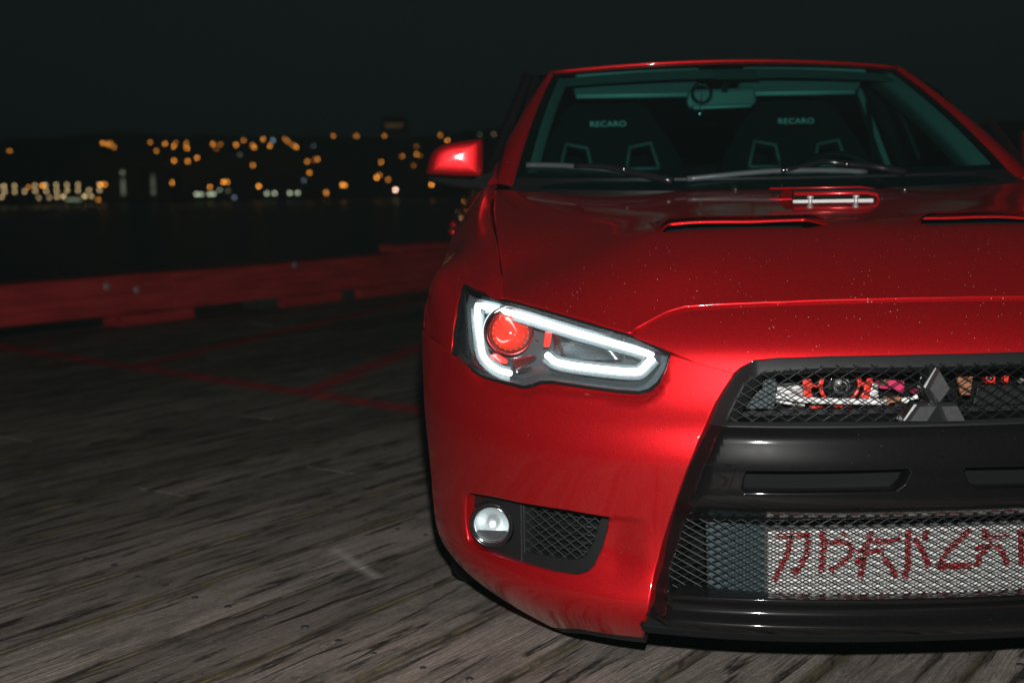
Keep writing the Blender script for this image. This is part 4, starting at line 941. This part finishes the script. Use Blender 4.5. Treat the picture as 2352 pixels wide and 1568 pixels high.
for xx in (scx0+.09, scx1-.05): b = MB(); b.tube([(xx, scy+.014, zS-.008), (xx, scy+.014, zS+.012)], .005, 8); b.tube([(xx, scy+.013, zS+.010), (xx, scy+.013, zS+.016)], .008, 8); b.build('scoop_bolt', ALU, wb)
b = MB(); b.box((scx0-.02, scy+.034, zS-.05), (scx1+.015, scy+.2, zS-.02)); b.build('scoop_well', MATT, HOOD, False)
lid([(scx0+.03, scy+.08), (scx1+.02, scy+.10)], scy+.066, .026, 'scoop_cover')
b = MB(); b.box((scx0+.058, scy+.052, zS-.016), (scx1+.008, scy+.06, zS+.0335)); b.build('scoop_backing', MATT, HOOD, False)
b = MB(); b.tube([(scx0+.07, scy+.012, zS-.0135), (scx1-.004, scy+.012, zS-.0135)], .0016, 6); b.build('scoop_lower_rim', RGL, CAR)
for px in (1688, 2077):
    p = hood_hit(px, 438); b = MB(); V, F = ball(.011, 12, 6); b.add([(v[0]+p[0], v[1]*1.4+p[1], v[2]*.9+p[2]+.003) for v in V], F); b.build('washer_nozzle', BLKG, HOOD)

# ---- fender
def inv_vn(v):
    zz = np.linspace(.5, .92, 400); return float(np.interp(v, _vn(zz), zz))
def a_of(y, z):
    q = 1-(y-float(_vn(z)))/DY; q = max(-1, min(1, q)); return AX*float(kz(z))*(max(1e-6, 1-q*q))**(1/NE)
ST, SEC = [], []
for y in (.40, .50, .60, .70):
    ag = .763 if y < .55 else .769; zq = [inv_vn(y-float(yplan(np.array([a]), np.array([.6]))[0])) for a in (.68, ag, .80)]
    z2 = zq[2]; zs_ = [z2-.04, z2-.10, min(.50, z2-.15), .38, .22]
    SEC.append([(.68, zq[0]), (ag, zq[1]), (.80, zq[2])]+[(a_of(y, z), z) for z in zs_]); ST.append(y)
ST += [.95, 1.20, 1.46]
SEC += [[(.68, .902), (.7745, .8875), (.812, .868), (.860, .822), (.903, .758), (.938, .66), (.942, .50), (.93, .25)],
        [(.68, .945), (.772, .941), (.806, .922), (.850, .872), (.890, .800), (.917, .66), (.922, .50), (.91, .25)],
        [(.66, .985), (.752, .986), (.790, .962), (.832, .902), (.868, .815), (.888, .66), (.893, .50), (.875, .25)]]
SY = CS(ST, np.array(SEC).reshape(len(ST), -1)); VK = np.linspace(0, 1, 8)
def fender_surf(y, v):
    y = np.asarray(y, float); v = np.asarray(v, float); S = SY(np.clip(y, ST[0], ST[-1])).reshape(-1, 8, 2); out = np.empty((len(y), 3))
    # natural spline along v, per point (shared knots -> one linear operator)
    if not hasattr(fender_surf, 'A'):
        n = 8; h = 1/7; A = np.eye(n); Bm = np.zeros((n, n))
        for i in range(1, n-1): A[i, i-1] = h; A[i, i] = 4*h; A[i, i+1] = h; Bm[i, i-1] = 6/h; Bm[i, i] = -12/h; Bm[i, i+1] = 6/h
        fender_surf.A = np.linalg.solve(A, Bm)
    Mm = np.einsum('ij,pjk->pik', fender_surf.A, S); vv = np.clip(v, -.1, 1.1); i = np.clip((vv*7).astype(int), 0, 6); h = 1/7; a = (i+1)-vv*7; b_ = 1-a; ar = np.arange(len(v))
    q = a[:, None]*S[ar, i]+b_[:, None]*S[ar, i+1]+((a**3-a)[:, None]*Mm[ar, i]+(b_**3-b_)[:, None]*Mm[ar, i+1])*h*h/6
    out[:, 0] = -q[:, 0]; out[:, 1] = y; out[:, 2] = q[:, 1]; return out
def fend_v(y, z=None, p=None):
    vs = np.linspace(0, 1, 800); P = fender_surf(np.full(800, y), vs)
    if p is not None: return float(vs[np.argmin((P[:, 0]-p[0])**2+(P[:, 2]-p[2])**2)])
    return float(vs[np.argmin(abs(P[:, 2]-z))])
fo = []
lt = [hit(px, py, yf) for px, py in LENS_TOP[:4]]; lsd = [hit(px, py, yf) for px, py in LENS_SIDE]; ll = hit(*LENS_BOT[-1], yf)
for p in lt[::-1]: fo.append((p[1]+.003, fend_v(p[1], p=p)))
for p in lsd[::-1]: fo.append((p[1]+.003, fend_v(p[1], p=p)))
fo.append((ll[1]+.004, fend_v(ll[1], p=ll)-.004))
fo.append((.74, fend_v(.74, z=.6515))); ga = math.acos((ARC_Y-.79)/ARC_R)
for g in np.linspace(math.asin(min(1, (.650-ARC_Z)/ARC_R)), math.pi, 30)[::1]:
    y = ARC_Y-ARC_R*math.cos(g); z = ARC_Z+ARC_R*math.sin(g)
    if y < 1.44: fo.append((y, fend_v(y, z=z)))
fo += [(ARC_Y+ARC_R, fend_v(1.34, z=.24)), (1.45, fend_v(1.45, z=.24))]
fo += [(1.45, v) for v in np.linspace(.95, 1/7+.004, 12)]
fo += [(y, 1/7) for y in np.linspace(1.42, .50, 24)]
FEND = panel('fender', fender_surf, fo, RED, CAR, h=.018, sv=.75, depth=.02, r=.003, toward=(-1, -.2, .4))
# wheel-arch lip and liner
gs = np.linspace(math.pi*-.08, math.pi*1.06, 40)
def arch_lip(cy, side_x=.936):
    b = MB(); b.tube([(-side_x, cy-.369*math.cos(g), ARC_Z+.369*math.sin(g)) for g in np.linspace(1.09, math.pi*1.06, 32)], .004, 8, up=(1, 0, 0)); return b.build('arch_lip', RED, CAR)
def liner(cy):
    G = [[(x, cy-.37*math.cos(g), ARC_Z+.37*math.sin(g)) for g in gs] for x in (-.90, -.55)]; G.append([(-.55, cy-.05*math.cos(g), ARC_Z+.05*math.sin(g)) for g in gs]); return grid('arch_liner', G, MATT, CAR)
# ---- wheels
TYRE = mat('tyre_rubber', (.006, .006, .006), .8, spec=.1, bump=.3, bscale=120); RIMM = mat('dark_rim', (.06, .06, .065), .3, metal=.9)
def wheel(cx, cy):
    W2 = .118; Rr = .325; b = MB(); b.lathe([(.235, -W2+.012), (.27, -W2), (.30, -W2+.003), (.318, -W2+.02), (Rr, -W2+.045), (Rr, W2-.045), (.318, W2-.02), (.30, W2-.003), (.27, W2), (.235, W2-.012)], (cx, cy, Rr), 'x', 48)
    wh = b.build('wheel', TYRE, CAR); b = MB(); s = -1 if cx < 0 else 1
    b.lathe([(.236, -.09*s*-1), (.232, .06*s), (.215, .09*s), (.21, .05*s), (.20, -.05*s)], (cx, cy, Rr), 'x', 40)
    for k in range(10):
        g = 2*math.pi*k/10; c_, s_ = math.cos(g), math.sin(g); b.tube([(cx+.055*s, cy+.03*c_, Rr+.03*s_), (cx+.075*s, cy+.12*c_, Rr+.12*s_), (cx+.08*s, cy+.212*c_, Rr+.212*s_)], [.016, .012, .011], 6)
    b.lathe([(.0001, .075*s), (.03, .073*s), (.05, .05*s)], (cx, cy, Rr), 'x', 20); b.build('rim', RIMM, wh)
    b = MB(); b.lathe([(.05, 0), (.165, 0), (.165, .02*s), (.05, .02*s)], (cx, cy, Rr), 'x', 32); b.build('brake_disc', STEEL, wh)
for cy in (.97, 3.62):
    for s in (-1, 1): wheel(.772*s, cy)
lip_f = arch_lip(.97); lin_f = liner(.97); lip_r = arch_lip(3.62, .912); lin_r = liner(3.62)

# ---- cabin: windscreen, pillars, roof, doors, rear
def ws(s, t):
    s = np.asarray(s, float); t = np.asarray(t, float); q = 1-s*s; e = t*(1-t)
    x = s*(.700*(1-t)+.548*t+.02*e); y = (1.42-.22*q)*(1-t)+(1.985-.085*q)*t; z = (.985-.012*q)*(1-t)+(1.325+.020*q)*t+.055*e
    return np.stack([x, y, z], -1)
ss, tt = np.meshgrid(np.linspace(-1, 1, 33), np.linspace(-.04, 1, 17)); wsg = grid('windscreen', ws(ss, tt), GLASS, CAR)
def wsband(name, s0, s1, t0, t1, off, m, ns=3, nt=17):
    a, c = np.meshgrid(np.linspace(s0, s1, ns), np.linspace(t0, t1, nt)); P = ws(a, c); P[..., 1] += off; return grid(name, P, m, CAR)
FRIT = mat('black_glass_border', (.010, .011, .012), .35)
for s in (-1, 1): wsband('glass_border', .955*s, 1.0*s, -.04, 1.0, .004, FRIT)
wsband('glass_border', -.955, .955, .975, 1.0, .004, FRIT, 25, 3); wsband('glass_border', -.955, .955, -.04, .075, .004, FRIT, 25, 3)
def pillar():
    rows_ = []
    for t in np.linspace(-.03, 1.0, 20):
        i = ws(np.array(-1.0), np.array(t)); wd = .052*(1-t)**1.0+.012; o_ = i+np.array([-.006, -.002, .002]); 
        rows_.append([i+np.array([.004, .006, -.004]), o_, i+np.array([-wd*.5, .004, .010+.004*t]), i+np.array([-wd, .028, .008]), i+np.array([-wd-.014, .075, -.012]), i+np.array([-wd-.004, .115, -.04])])
    return grid('windscreen_pillar', np.array(rows_), RED, CAR, flip=True)
pil = pillar()
def roof_pt(s, y):
    t = (y-1.985)/1.35; wd = .560+.030*math.sin(math.pi*min(1, max(0, t)))*1.0-.05*max(0, t)**2; q = 1-s*s
    yy = y-(.085*q*max(0, 1-t*1.5)); zc = 1.352+.052*math.sin(math.pi*.78*max(0, t)+.0)-.045*max(0, t)**2; return (s*wd, yy+.004, zc+.002-.030*(1-q)**1.3-.003*(1-q))
grid('roof', np.array([[roof_pt(s, y) for s in np.linspace(-1, 1, 25)] for y in np.linspace(1.985, 3.335, 20)]), RED, CAR, flip=True)
b = MB(); b.tube(np.array([ws(np.array(s), np.array(1.0))+np.array([0, .006, .006]) for s in np.linspace(-1, 1, 25)]), .005, 8); b.build('roof_front_edge', RED, CAR)
# body side behind the fender: front door, rear door, quarter panel
BS = CS([1.46, 2.0, 2.6, 3.2, 3.62, 4.1, 4.42], np.array([
 [.752, .986, .790, .962, .832, .902, .868, .815, .888, .66, .893, .50, .875, .25, .85, .19],
 [.775, .995, .805, .965, .845, .905, .875, .815, .890, .66, .893, .50, .880, .25, .85, .19],
 [.780, 1.005, .808, .972, .846, .910, .876, .815, .890, .66, .893, .50, .882, .25, .85, .19],
 [.770, 1.02, .802, .985, .846, .92, .882, .82, .900, .66, .902, .50, .888, .25, .85, .19],
 [.740, 1.04, .785, 1.00, .842, .93, .888, .83, .912, .68, .912, .50, .890, .25, .85, .19],
 [.700, 1.06, .755, 1.02, .820, .94, .865, .83, .885, .66, .880, .50, .86, .30, .82, .24],
 [.640, 1.05, .700, 1.02, .760, .94, .800, .83, .820, .66, .815, .50, .79, .32, .76, .28]]))
def side_pt(y, v):
    S = BS(np.array([y]))[0].reshape(8, 2); return CS(np.linspace(0, 1, 8), S)(np.array([v]))[0]
def side_panel(name, y0, y1, v0=0., v1=1., m=RED, arch_=None, n=14):
    rows_ = []
    for y in np.linspace(y0, y1, n):
        vm = v1
        if arch_ is not None and abs(y-arch_) < .375:
            za = ARC_Z+math.sqrt(.375**2-(y-arch_)**2); vs = np.linspace(0, 1, 120); zz = np.array([side_pt(y, v)[1] for v in vs]); vm = float(vs[np.argmin(abs(zz-za))])
        rows_.append([(-side_pt(y, v)[0], y, side_pt(y, v)[1]) for v in np.linspace(v0, vm, 22)])
    return solidify(grid(name, np.array(rows_), m, CAR, flip=True), .015)
sides = [side_panel('door', 1.458, 2.44), side_panel('door', 2.448, 3.28), side_panel('rear_quarter', 3.288, 4.42, arch_=3.62, n=24)]
for d, y in ((sides[0], 2.30), (sides[1], 3.12)):
    q = side_pt(y, .45); b = MB(); b.tube(smooth_line([(-q[0]+.004, y-.10, q[1]+.03), (-q[0]-.006, y-.07, q[1]+.03), (-q[0]-.006, y+.05, q[1]+.032), (-q[0]+.004, y+.09, q[1]+.032)], 5), .011, 8); b.build('door_handle', RED, d)
b = MB(); b.box((-.905, 1.36, .17), (-.80, 3.24, .26)); skirt = b.build('side_skirt', PLAS, CAR, False, bevel=.02)
# side glazing
def gl(y, z):    # greenhouse side plane between belt and roof rail
    return -(.755-.43*(z-.99))
roofr = lambda y: roof_pt(1.0, y)
def side_glass(name, pts): 
    V = [(gl(y, z), y, z) for y, z in pts]; b = MB(); b.add(V, [tuple(range(len(V)))]); return b.build(name, SIDEG, CAR, False)
sg = [side_glass('side_window', [(1.56, 1.0), (2.40, 1.005), (2.40, 1.345), (2.05, 1.325), (1.85, 1.245)]), side_glass('side_window', [(2.50, 1.01), (3.16, 1.02), (3.30, 1.20), (3.18, 1.325), (2.50, 1.35)])]
def bar(name, P, r, m, flat=1): b = MB(); b.tube(P, r, 8, flat=flat); return b.build(name, m, CAR)
pb = bar('door_pillar', [(gl(2.45, 1.0)+.01, 2.45, 1.0), (gl(2.45, 1.36)+.01, 2.45, 1.36)], .035, MATT)
cant = bar('roof_rail', smooth_line([(-.590, 2.50, 1.345), (-.598, 2.56, 1.352), (-.605, 2.65, 1.365), (-.60, 3.0, 1.355), (-.58, 3.25, 1.325), (-.63, 3.6, 1.20), (-.70, 3.95, 1.07)], 5), .018, RED)
belt = bar('belt_moulding', [(-.752, 1.46, .995), (-.772, 2.2, 1.005), (-.77, 3.2, 1.03), (-.72, 3.7, 1.06)], .014, PLAS)
# corner piece between pillar base and mirror
b = MB(); b.add([(-.745, 1.42, .99), (-.765, 1.56, .995), (-.70, 1.64, 1.16), (-.705, 1.56, 1.14), (-.735, 1.43, 1.03)], [(0, 1, 2, 3, 4)]); quarterlight = b.build('mirror_triangle', PLAS, CAR, False)
# rear
q = np.linspace(-1, 1, 21)
grid('rear_window', np.array([[(s*(.545+.10*t), 3.34+.62*t-.05*(s*s)*(1-t), 1.358-.035*s*s-(1.358-1.075)*t) for s in q] for t in np.linspace(0, 1, 8)]), SIDEG, CAR, flip=True)
grid('boot_lid', np.array([[(s*(.73-.08*t), 3.94+.50*t, 1.075+.02*math.sin(3*t)-.01*s*s-(.0 if t < .95 else .06)) for s in q] for t in np.linspace(0, 1, 8)]), RED, CAR, flip=True)
grid('rear_bumper', np.array([[(s*(.66+.13*math.sin(math.pi*min(1, .2+t*.8))), 4.44+.06*math.sin(math.pi*t)-.06*abs(s)**3, 1.05-.80*t) for s in q] for t in np.linspace(0, 1, 12)]), REDB, CAR, flip=True)
for s in (-1, 1):
    b = MB(); b.prism([(s*.42, .86), (s*.70, .84), (s*.73, .98), (s*.44, 1.0)], 4.47, 4.53); b.build('tail_light', mat('tail_lamp_red', (.25, .008, .01), .15, coat=1), CAR, False, bevel=.01)
b = MB(); b.box((-.74, .4, .17), (.74, 4.40, .22)); b.build('floor_pan', MATT, CAR, False)
b = MB(); b.box((-.70, 1.22, .22), (.70, 1.26, .93)); b.build('firewall', MATT, CAR, False)
for s in (-1, 1): b = MB(); b.box((.80*s-.01 if s > 0 else -.81, 1.46, .22), (.81 if s > 0 else -.79, 4.3, .94)); b.build('door_lining', MATT, CAR, False)
# ---- cowl and wipers
COW = []
for t in np.linspace(0, 1, 6):
    row = []
    for s in np.linspace(-1, 1, 25):
        h0 = np.array([s*.745, 1.22+.09*s*s+.02, float(hood_z(np.array([s*.745]), np.array([1.22+.09*s*s]))[0])-.014]); h1 = ws(np.array(s*.99), np.array(.03))+np.array([0, -.006, .002]); row.append(h0*(1-t)+h1*t+np.array([0, 0, -.010*math.sin(math.pi*t)]))
    COW.append(row)
grid('cowl_panel', np.array(COW), PLAS, CAR, flip=True)
def ws_hit(px, py, lift):
    d = ray(px, py); best = None
    for t in np.linspace(-.04, .6, 129):
        ys_ = 0
    sgrid = np.linspace(-1, 1, 161); tg = np.linspace(-.05, .6, 131); S, T = np.meshgrid(sgrid, tg); P = ws(S, T).reshape(-1, 3); r = P-CAM; k = r@d/(d@d); e = np.linalg.norm(r-k[:, None]*d, axis=1); p = P[np.argmin(e)]; return CAM+d*((p[1]-lift-CAM[1])/d[1])
WIPM = mat('wiper_satin', (.10, .12, .125), .35, metal=.3)
def wiper(blade, arm, knuckle):
    B = np.array([ws_hit(px, py, .016) for px, py in smooth_line(blade, 4)]); b = MB(); b.tube(B, .0075, 8); o = b.build('wiper', WIPM, CAR)
    b = MB(); b.tube(B+np.array([0, .010, -.010]), .006, 6); b.build('rubber_blade', RUBB, o)
    A = np.array([ws_hit(px, py, .034) for px, py in smooth_line(arm, 4)]); b = MB(); b.tube(A, np.linspace(.006, .011, len(A)), 8); b.build('wiper_arm', BLKG, o)
    for kx, ky in knuckle: p = ws_hit(kx, ky, .045); b = MB(); V, F = ball(.008, 8, 5); b.add([np.array(v)+p for v in V], F); b.build('wiper_joint', DCHROME, o)
wiper([(1209, 379), (1265, 379.5), (1319, 382), (1375, 386), (1430, 394), (1480, 404)], [(1319, 381), (1380, 383), (1417, 389), (1470, 400), (1545, 416)], [(1433, 389)])
wiper([(1578, 411), (1650, 404), (1722, 397), (1800, 392), (1913, 391.7), (1990, 395)], [(1803, 391), (1850, 381), (1893, 371.5), (1945, 377), (2010, 383), (2080, 396)], [(1800, 391), (1945, 377)])
# ---- door mirror
def mirror_unit():
    Y0 = 1.52; C_ = lambda px, py: (lambda p: (p[0], p[2]))(at(px, py, y=Y0))
    sh = [C_(*q) for q in [(979, 402), (980, 388), (984, 368), (992, 350), (1005, 338), (1024, 330), (1050, 325), (1080, 321), (1103, 318.5), (1110, 322), (1111.5, 340), (1111, 375), (1109, 404), (1095, 407), (1060, 407), (1020, 405)]]
    ba = [C_(*q) for q in [(979, 405), (1020, 408), (1060, 409.5), (1111, 407), (1122, 398), (1136, 392), (1143, 396), (1141, 420), (1128, 439), (1100, 437), (1060, 434), (1020, 427), (992, 420), (981, 413)]]
    def dome(poly, y_back, bulge, name, m, parent):
        P = np.array(smooth_line(poly+[poly[0]], 3))[:-1]; c = np.array([P[:, 0].mean(), P[:, 1].mean()]); rows_ = []
        for s_, b_ in ((1.0, -.06), (1.0, .0), (.992, .30), (.97, .56), (.93, .76), (.86, .89), (.70, .97), (.4, 1.0), (.01, 1.0)): rows_.append([(c[0]+(p[0]-c[0])*s_, y_back-bulge*b_ - (.03*(p[0]-c[0])/.08 if name == 'mirror_shell' else 0)*0, c[1]+(p[1]-c[1])*s_) for p in P])
        G = np.array(rows_); G = np.concatenate([G, G[:, :1]], 1); return grid(name, G, m, parent, flip=False)
    o = dome(sh, Y0+.02, .062, 'door_mirror', RED, CAR)
    dome(ba, Y0+.03, .055, 'mirror_base', MATT, o)
    Pm_ = [((x+.885)*.92-.885, z) for x, z in sh]; b = MB(); b.prism([(x, z) for x, z in sh], Y0+.024, Y0+.05); b.build('mirror_back', PLAS, o, False)
    b = MB(); b.prism([(x*.94-.053, (z-1.06)*.88+1.06) for x, z in sh], Y0+.0505, Y0+.053); b.build('mirror_glass', CHROME, o, False)
    return o
MIR = mirror_unit()
# ---- interior
TEAL = mat('light_grey_trim', (.105, .128, .124), .65); EDGE_LIT = mat('edge_glint_paint', (.30, .35, .34), .6); DARKT = mat('charcoal_trim', (.018, .019, .02), .8); HEADL = mat('headliner_cloth', (.07, .08, .08), .9)  # paler edge colour paints the light caught on visor and mirror edges
def in_strip(name, s0, s1, t0, t1, off, m, nt=14): 
    a, c = np.meshgrid(np.linspace(s0, s1, 5), np.linspace(t0, t1, nt)); P = ws(a, c); P[..., 1] += off; P[..., 2] -= .01; return grid(name, P, m, CAR)
rows_ = []
for t in np.linspace(.04, .985, 16):
    i = ws(np.array(-.955), np.array(t)); rows_.append([i+np.array([-.01, .025, -.008]), i+np.array([.028, .045, -.012]), i+np.array([.030, .09, -.018]), i+np.array([.018, .15, -.026]), i+np.array([-.010, .23, -.04])])
ptrim = grid('pillar_trim', np.array(rows_), TEAL, CAR)
in_strip('header_trim', -.93, -.10, .875, .975, .03, TEAL); in_strip('header_trim', .14, .93, .875, .975, .03, TEAL); in_strip('header_trim', -.10, .14, .86, .975, .03, HEADL)
G = [[(s*.53, y, 1.325+.02*(1-s*s)) for s in np.linspace(-1, 1, 9)] for y in np.linspace(1.99, 3.3, 8)]; grid('headliner', np.array(G), HEADL, CAR)
for s in (-1, 1):
    b = MB(); b.box((-.20, -.016, -.058), (.20, .016, .058)); v = b.build('sun_visor', mat('visor_vinyl', (.20, .23, .23), .6) , CAR, False, bevel=.012); v.location = (.27*s-.005, 2.075, 1.305); v.rotation_euler = (R(62), 0, 0)
    b = MB(); b.tube([(-.19, -.012, -.062), (.19, -.012, -.062)], .011, 8); b.build('visor_edge_glint', EDGE_LIT, v)  # strip in the paler colour, a painted lit edge
b = MB(); b.prism([(-.115, 1.212), (.095, 1.216), (.105, 1.232), (.10, 1.275), (-.11, 1.272), (-.12, 1.235)], 2.0, 2.035); rv = b.build('rear_view_mirror', mat('mirror_back_plastic', (.10, .12, .12), .4), CAR, False, bevel=.010)
b = MB(); b.tube([(0, 2.0, 1.265), (0, 1.965, 1.325)], .012, 8); b.build('mirror_stalk', BLKG, rv)
b = MB(); b.tube([(-.10, 1.998, 1.213), (.085, 1.998, 1.217)], .005, 8); b.build('mirror_edge_glint', EDGE_LIT, rv)  # lit band along the mirror bottom, painted by a paler strip
# dashboard
DB = [[(s*.74, 1.30+.12*s*s+.52*t, .955-.02*s*s+.030*math.sin(math.pi*min(1, t*1.1))-(.0 if t < .9 else .05)) for s in np.linspace(-1, 1, 21)] for t in np.linspace(0, 1, 9)]
DB.append([(p[0], p[1]+.05, .60) for p in DB[-1]]); grid('dashboard', np.array(DB), DARKT, CAR, flip=True)
b = MB(); b.lathe([(.175, -.012), (.187, 0), (.175, .012), (.163, 0), (.175, -.012)], (0, 0, 0), 'y', 36); st = b.build('steering_wheel', mat('wheel_leather', (.02, .02, .021), .45), CAR); st.location = (.36, 1.95, .90); st.rotation_euler = (R(-24), 0, 0)
for g in (.45, math.pi-.45, -math.pi/2): b = MB(); b.tube([(.04*math.cos(g), 0, .04*math.sin(g)), (.17*math.cos(g), 0, .17*math.sin(g))], .013, 6); b.build('wheel_spoke', mat('silver_spoke', (.45, .5, .48), .35, metal=.6), st)
b = MB(); b.lathe([(.0001, -.03), (.04, -.028), (.06, -.01), (.06, .01)], (0, 0, 0), 'y', 20); b.build('wheel_hub', DARKT, st)
# bucket seats
SEATF = mat('black_seat_cloth', (.007, .0075, .008), .9, spec=.2, bump=.3, bscale=400); SURR = mat('seat_slot_surround', (.085, .105, .105), .5)
def seat(cx):
    Y0 = 2.42
    prof = [(-.285, .55), (-.30, .80), (-.275, .98), (-.245, 1.06), (-.21, 1.13), (-.165, 1.19), (-.14, 1.235), (-.10, 1.262), (0, 1.268), (.10, 1.262), (.14, 1.235), (.165, 1.19), (.21, 1.13), (.245, 1.06), (.275, .98), (.30, .80), (.285, .55)]
    h1 = [(-.175, 1.028), (-.15, 1.118), (-.075, 1.103), (-.062, 1.028)]; h2 = [(-x, z) for x, z in h1]
    S = lambda x, z: np.stack([np.asarray(x, float)+cx, Y0+.22*(np.asarray(z, float)-.9)-.10*np.abs(np.asarray(x, float)/.3)**2.4*np.clip((1.15-np.asarray(z, float))/.3, 0, 1), np.asarray(z, float)], -1)
    o = panel('seat', S, prof, SEATF, CAR, [h1, h2], h=.03, depth=.06, r=.012)
    for hh in (h1, h2):
        L = np.array(hh+[hh[0]]); P = S(L[:, 0], L[:, 1])+np.array([0, -.012, 0]); b = MB(); b.tube(resample(P, .03, False), .0062, 6); b.build('slot_surround', SURR, o)
    bk_ = MB(); bk_.prism([(cx-.26, .6), (cx+.26, .6), (cx+.2, 1.12), (cx-.2, 1.12)], 2.66, 2.68); bk_.build('seat_shell', MATT, o, False)
    b = MB(); b.box((cx-.25, 1.98, .42), (cx+.25, 2.46, .56)); b.build('seat_cushion', SEATF, o, False, bevel=.04)
    tc = bpy.data.curves.new('lettering', 'FONT'); tc.body = 'RECARO'; tc.size = .027; tc.align_x = 'CENTER'; tc.extrude = .001; tc.space_character = 1.05
    to = bpy.data.objects.new('lettering', tc); COL.objects.link(to); dg = bpy.context.evaluated_depsgraph_get(); tm = bpy.data.meshes.new_from_object(to.evaluated_get(dg)); bpy.data.objects.remove(to, do_unlink=True)
    tm.transform(Matrix.Translation((cx, Y0+.22*(1.178-.9)-.020, 1.178)) @ Matrix.Rotation(R(78), 4, 'X') @ Matrix.Scale(1.2, 4, (1, 0, 0))); tm.materials.append(mat('pale_embroidery', (.55, .62, .60), .6)); link('lettering', tm, None, o)
    return o
seat(-.325); seat(.345)
b = MB(); b.box((-.62, 3.05, .45), (.62, 3.25, 1.05)); b.build('rear_bench', SEATF, CAR, False, bevel=.05)
for s in (-1, 1):
    V = [(s*.70, 2.47, 1.0), (s*.715, 2.57, 1.0), (s*.575, 2.55, 1.335), (s*.565, 2.47, 1.335)]; b = MB(); b.add(V+[(v[0]-s*.02, v[1], v[2]) for v in V], [(0, 1, 2, 3), (7, 6, 5, 4), (0, 4, 5, 1), (1, 5, 6, 2), (2, 6, 7, 3), (3, 7, 4, 0)]); b.build('door_pillar_trim', TEAL, CAR, False)
    b = MB(); b.tube([(s*.60, 2.46, 1.25), (s*.63, 2.44, .95)], .010, 4, flat=2.0); b.build('seat_belt', mat('seat_belt_web', (.008, .009, .009), .8, spec=.1), CAR)
# mirror the left-hand pieces to the right-hand side
for o in [corner, lipS, bez, fg, pocketf, wm, bk, HL, FEND, lip_f, lin_f, lip_r, lin_r, pil, MIR, ptrim, pb, cant, belt, quarterlight, skirt]+sides+sg:
    if o is fg:
        c = mirrored(o); c.location = (-o.location.x, o.location.y, o.location.z); c.rotation_euler = (0, 0, -o.rotation_euler.z); c.scale = o.scale
    else:
        c = mirrored(o)
        for m_ in o.modifiers:
            n_ = c.modifiers.new(m_.name, m_.type); n_.thickness = m_.thickness; n_.offset = m_.offset
# charm hanging under the rear-view mirror
hp = at(1612, 215, y=1.99); hq = at(1607, 262, y=1.99)
ch = thing('hanging_charm', 'small dark charm with shiny rings hanging behind the windscreen', 'charm', tuple(hq))
b = MB(); b.tube([(0, 0, 0), (hp[0]-hq[0], 0, hp[2]-hq[2])], .0015, 5); b.build('cord', BLKG, ch)
b = MB(); V, F = ball(.014, 10, 6); b.add(V, F); b.build('bead', DCHROME, ch)
b = MB(); b.lathe([(.030, -.006), (.036, 0), (.030, .006), (.024, 0), (.030, -.006)], (hp[0]-hq[0], 0, hp[2]-hq[2]), 'y', 20); b.build('ring', DCHROME, ch)
bpy.data.objects.remove(BODY); bpy.data.objects.remove(emb); bpy.data.objects.remove(POCK)
# parts were modelled in car space: shift them under the car's empty
bpy.context.view_layer.update()
for o in CAR.children: o.location = o.location-CAR.location

# ------------------------------------------------------------------ haze added to lift the blacks and fade the hill into the sky
b = MB(); b.box((-1500, -12, WZ-1.5), (1500, 1600, 75)); hz = b.build('haze', None, None, False); hz['kind'] = 'stuff'
hm = bpy.data.materials.new('added_haze'); hm.use_nodes = True; nt = hm.node_tree; nt.nodes.clear(); o_ = nt.nodes.new('ShaderNodeOutputMaterial'); v_ = nt.nodes.new('ShaderNodeVolumePrincipled')
v_.inputs['Color'].default_value = (.70, .95, .92, 1); v_.inputs['Density'].default_value = .0005; nt.links.new(v_.outputs[0], o_.inputs['Volume']); hz.data.materials.clear(); hz.data.materials.append(hm)
scene.cycles.volume_bounces = 0
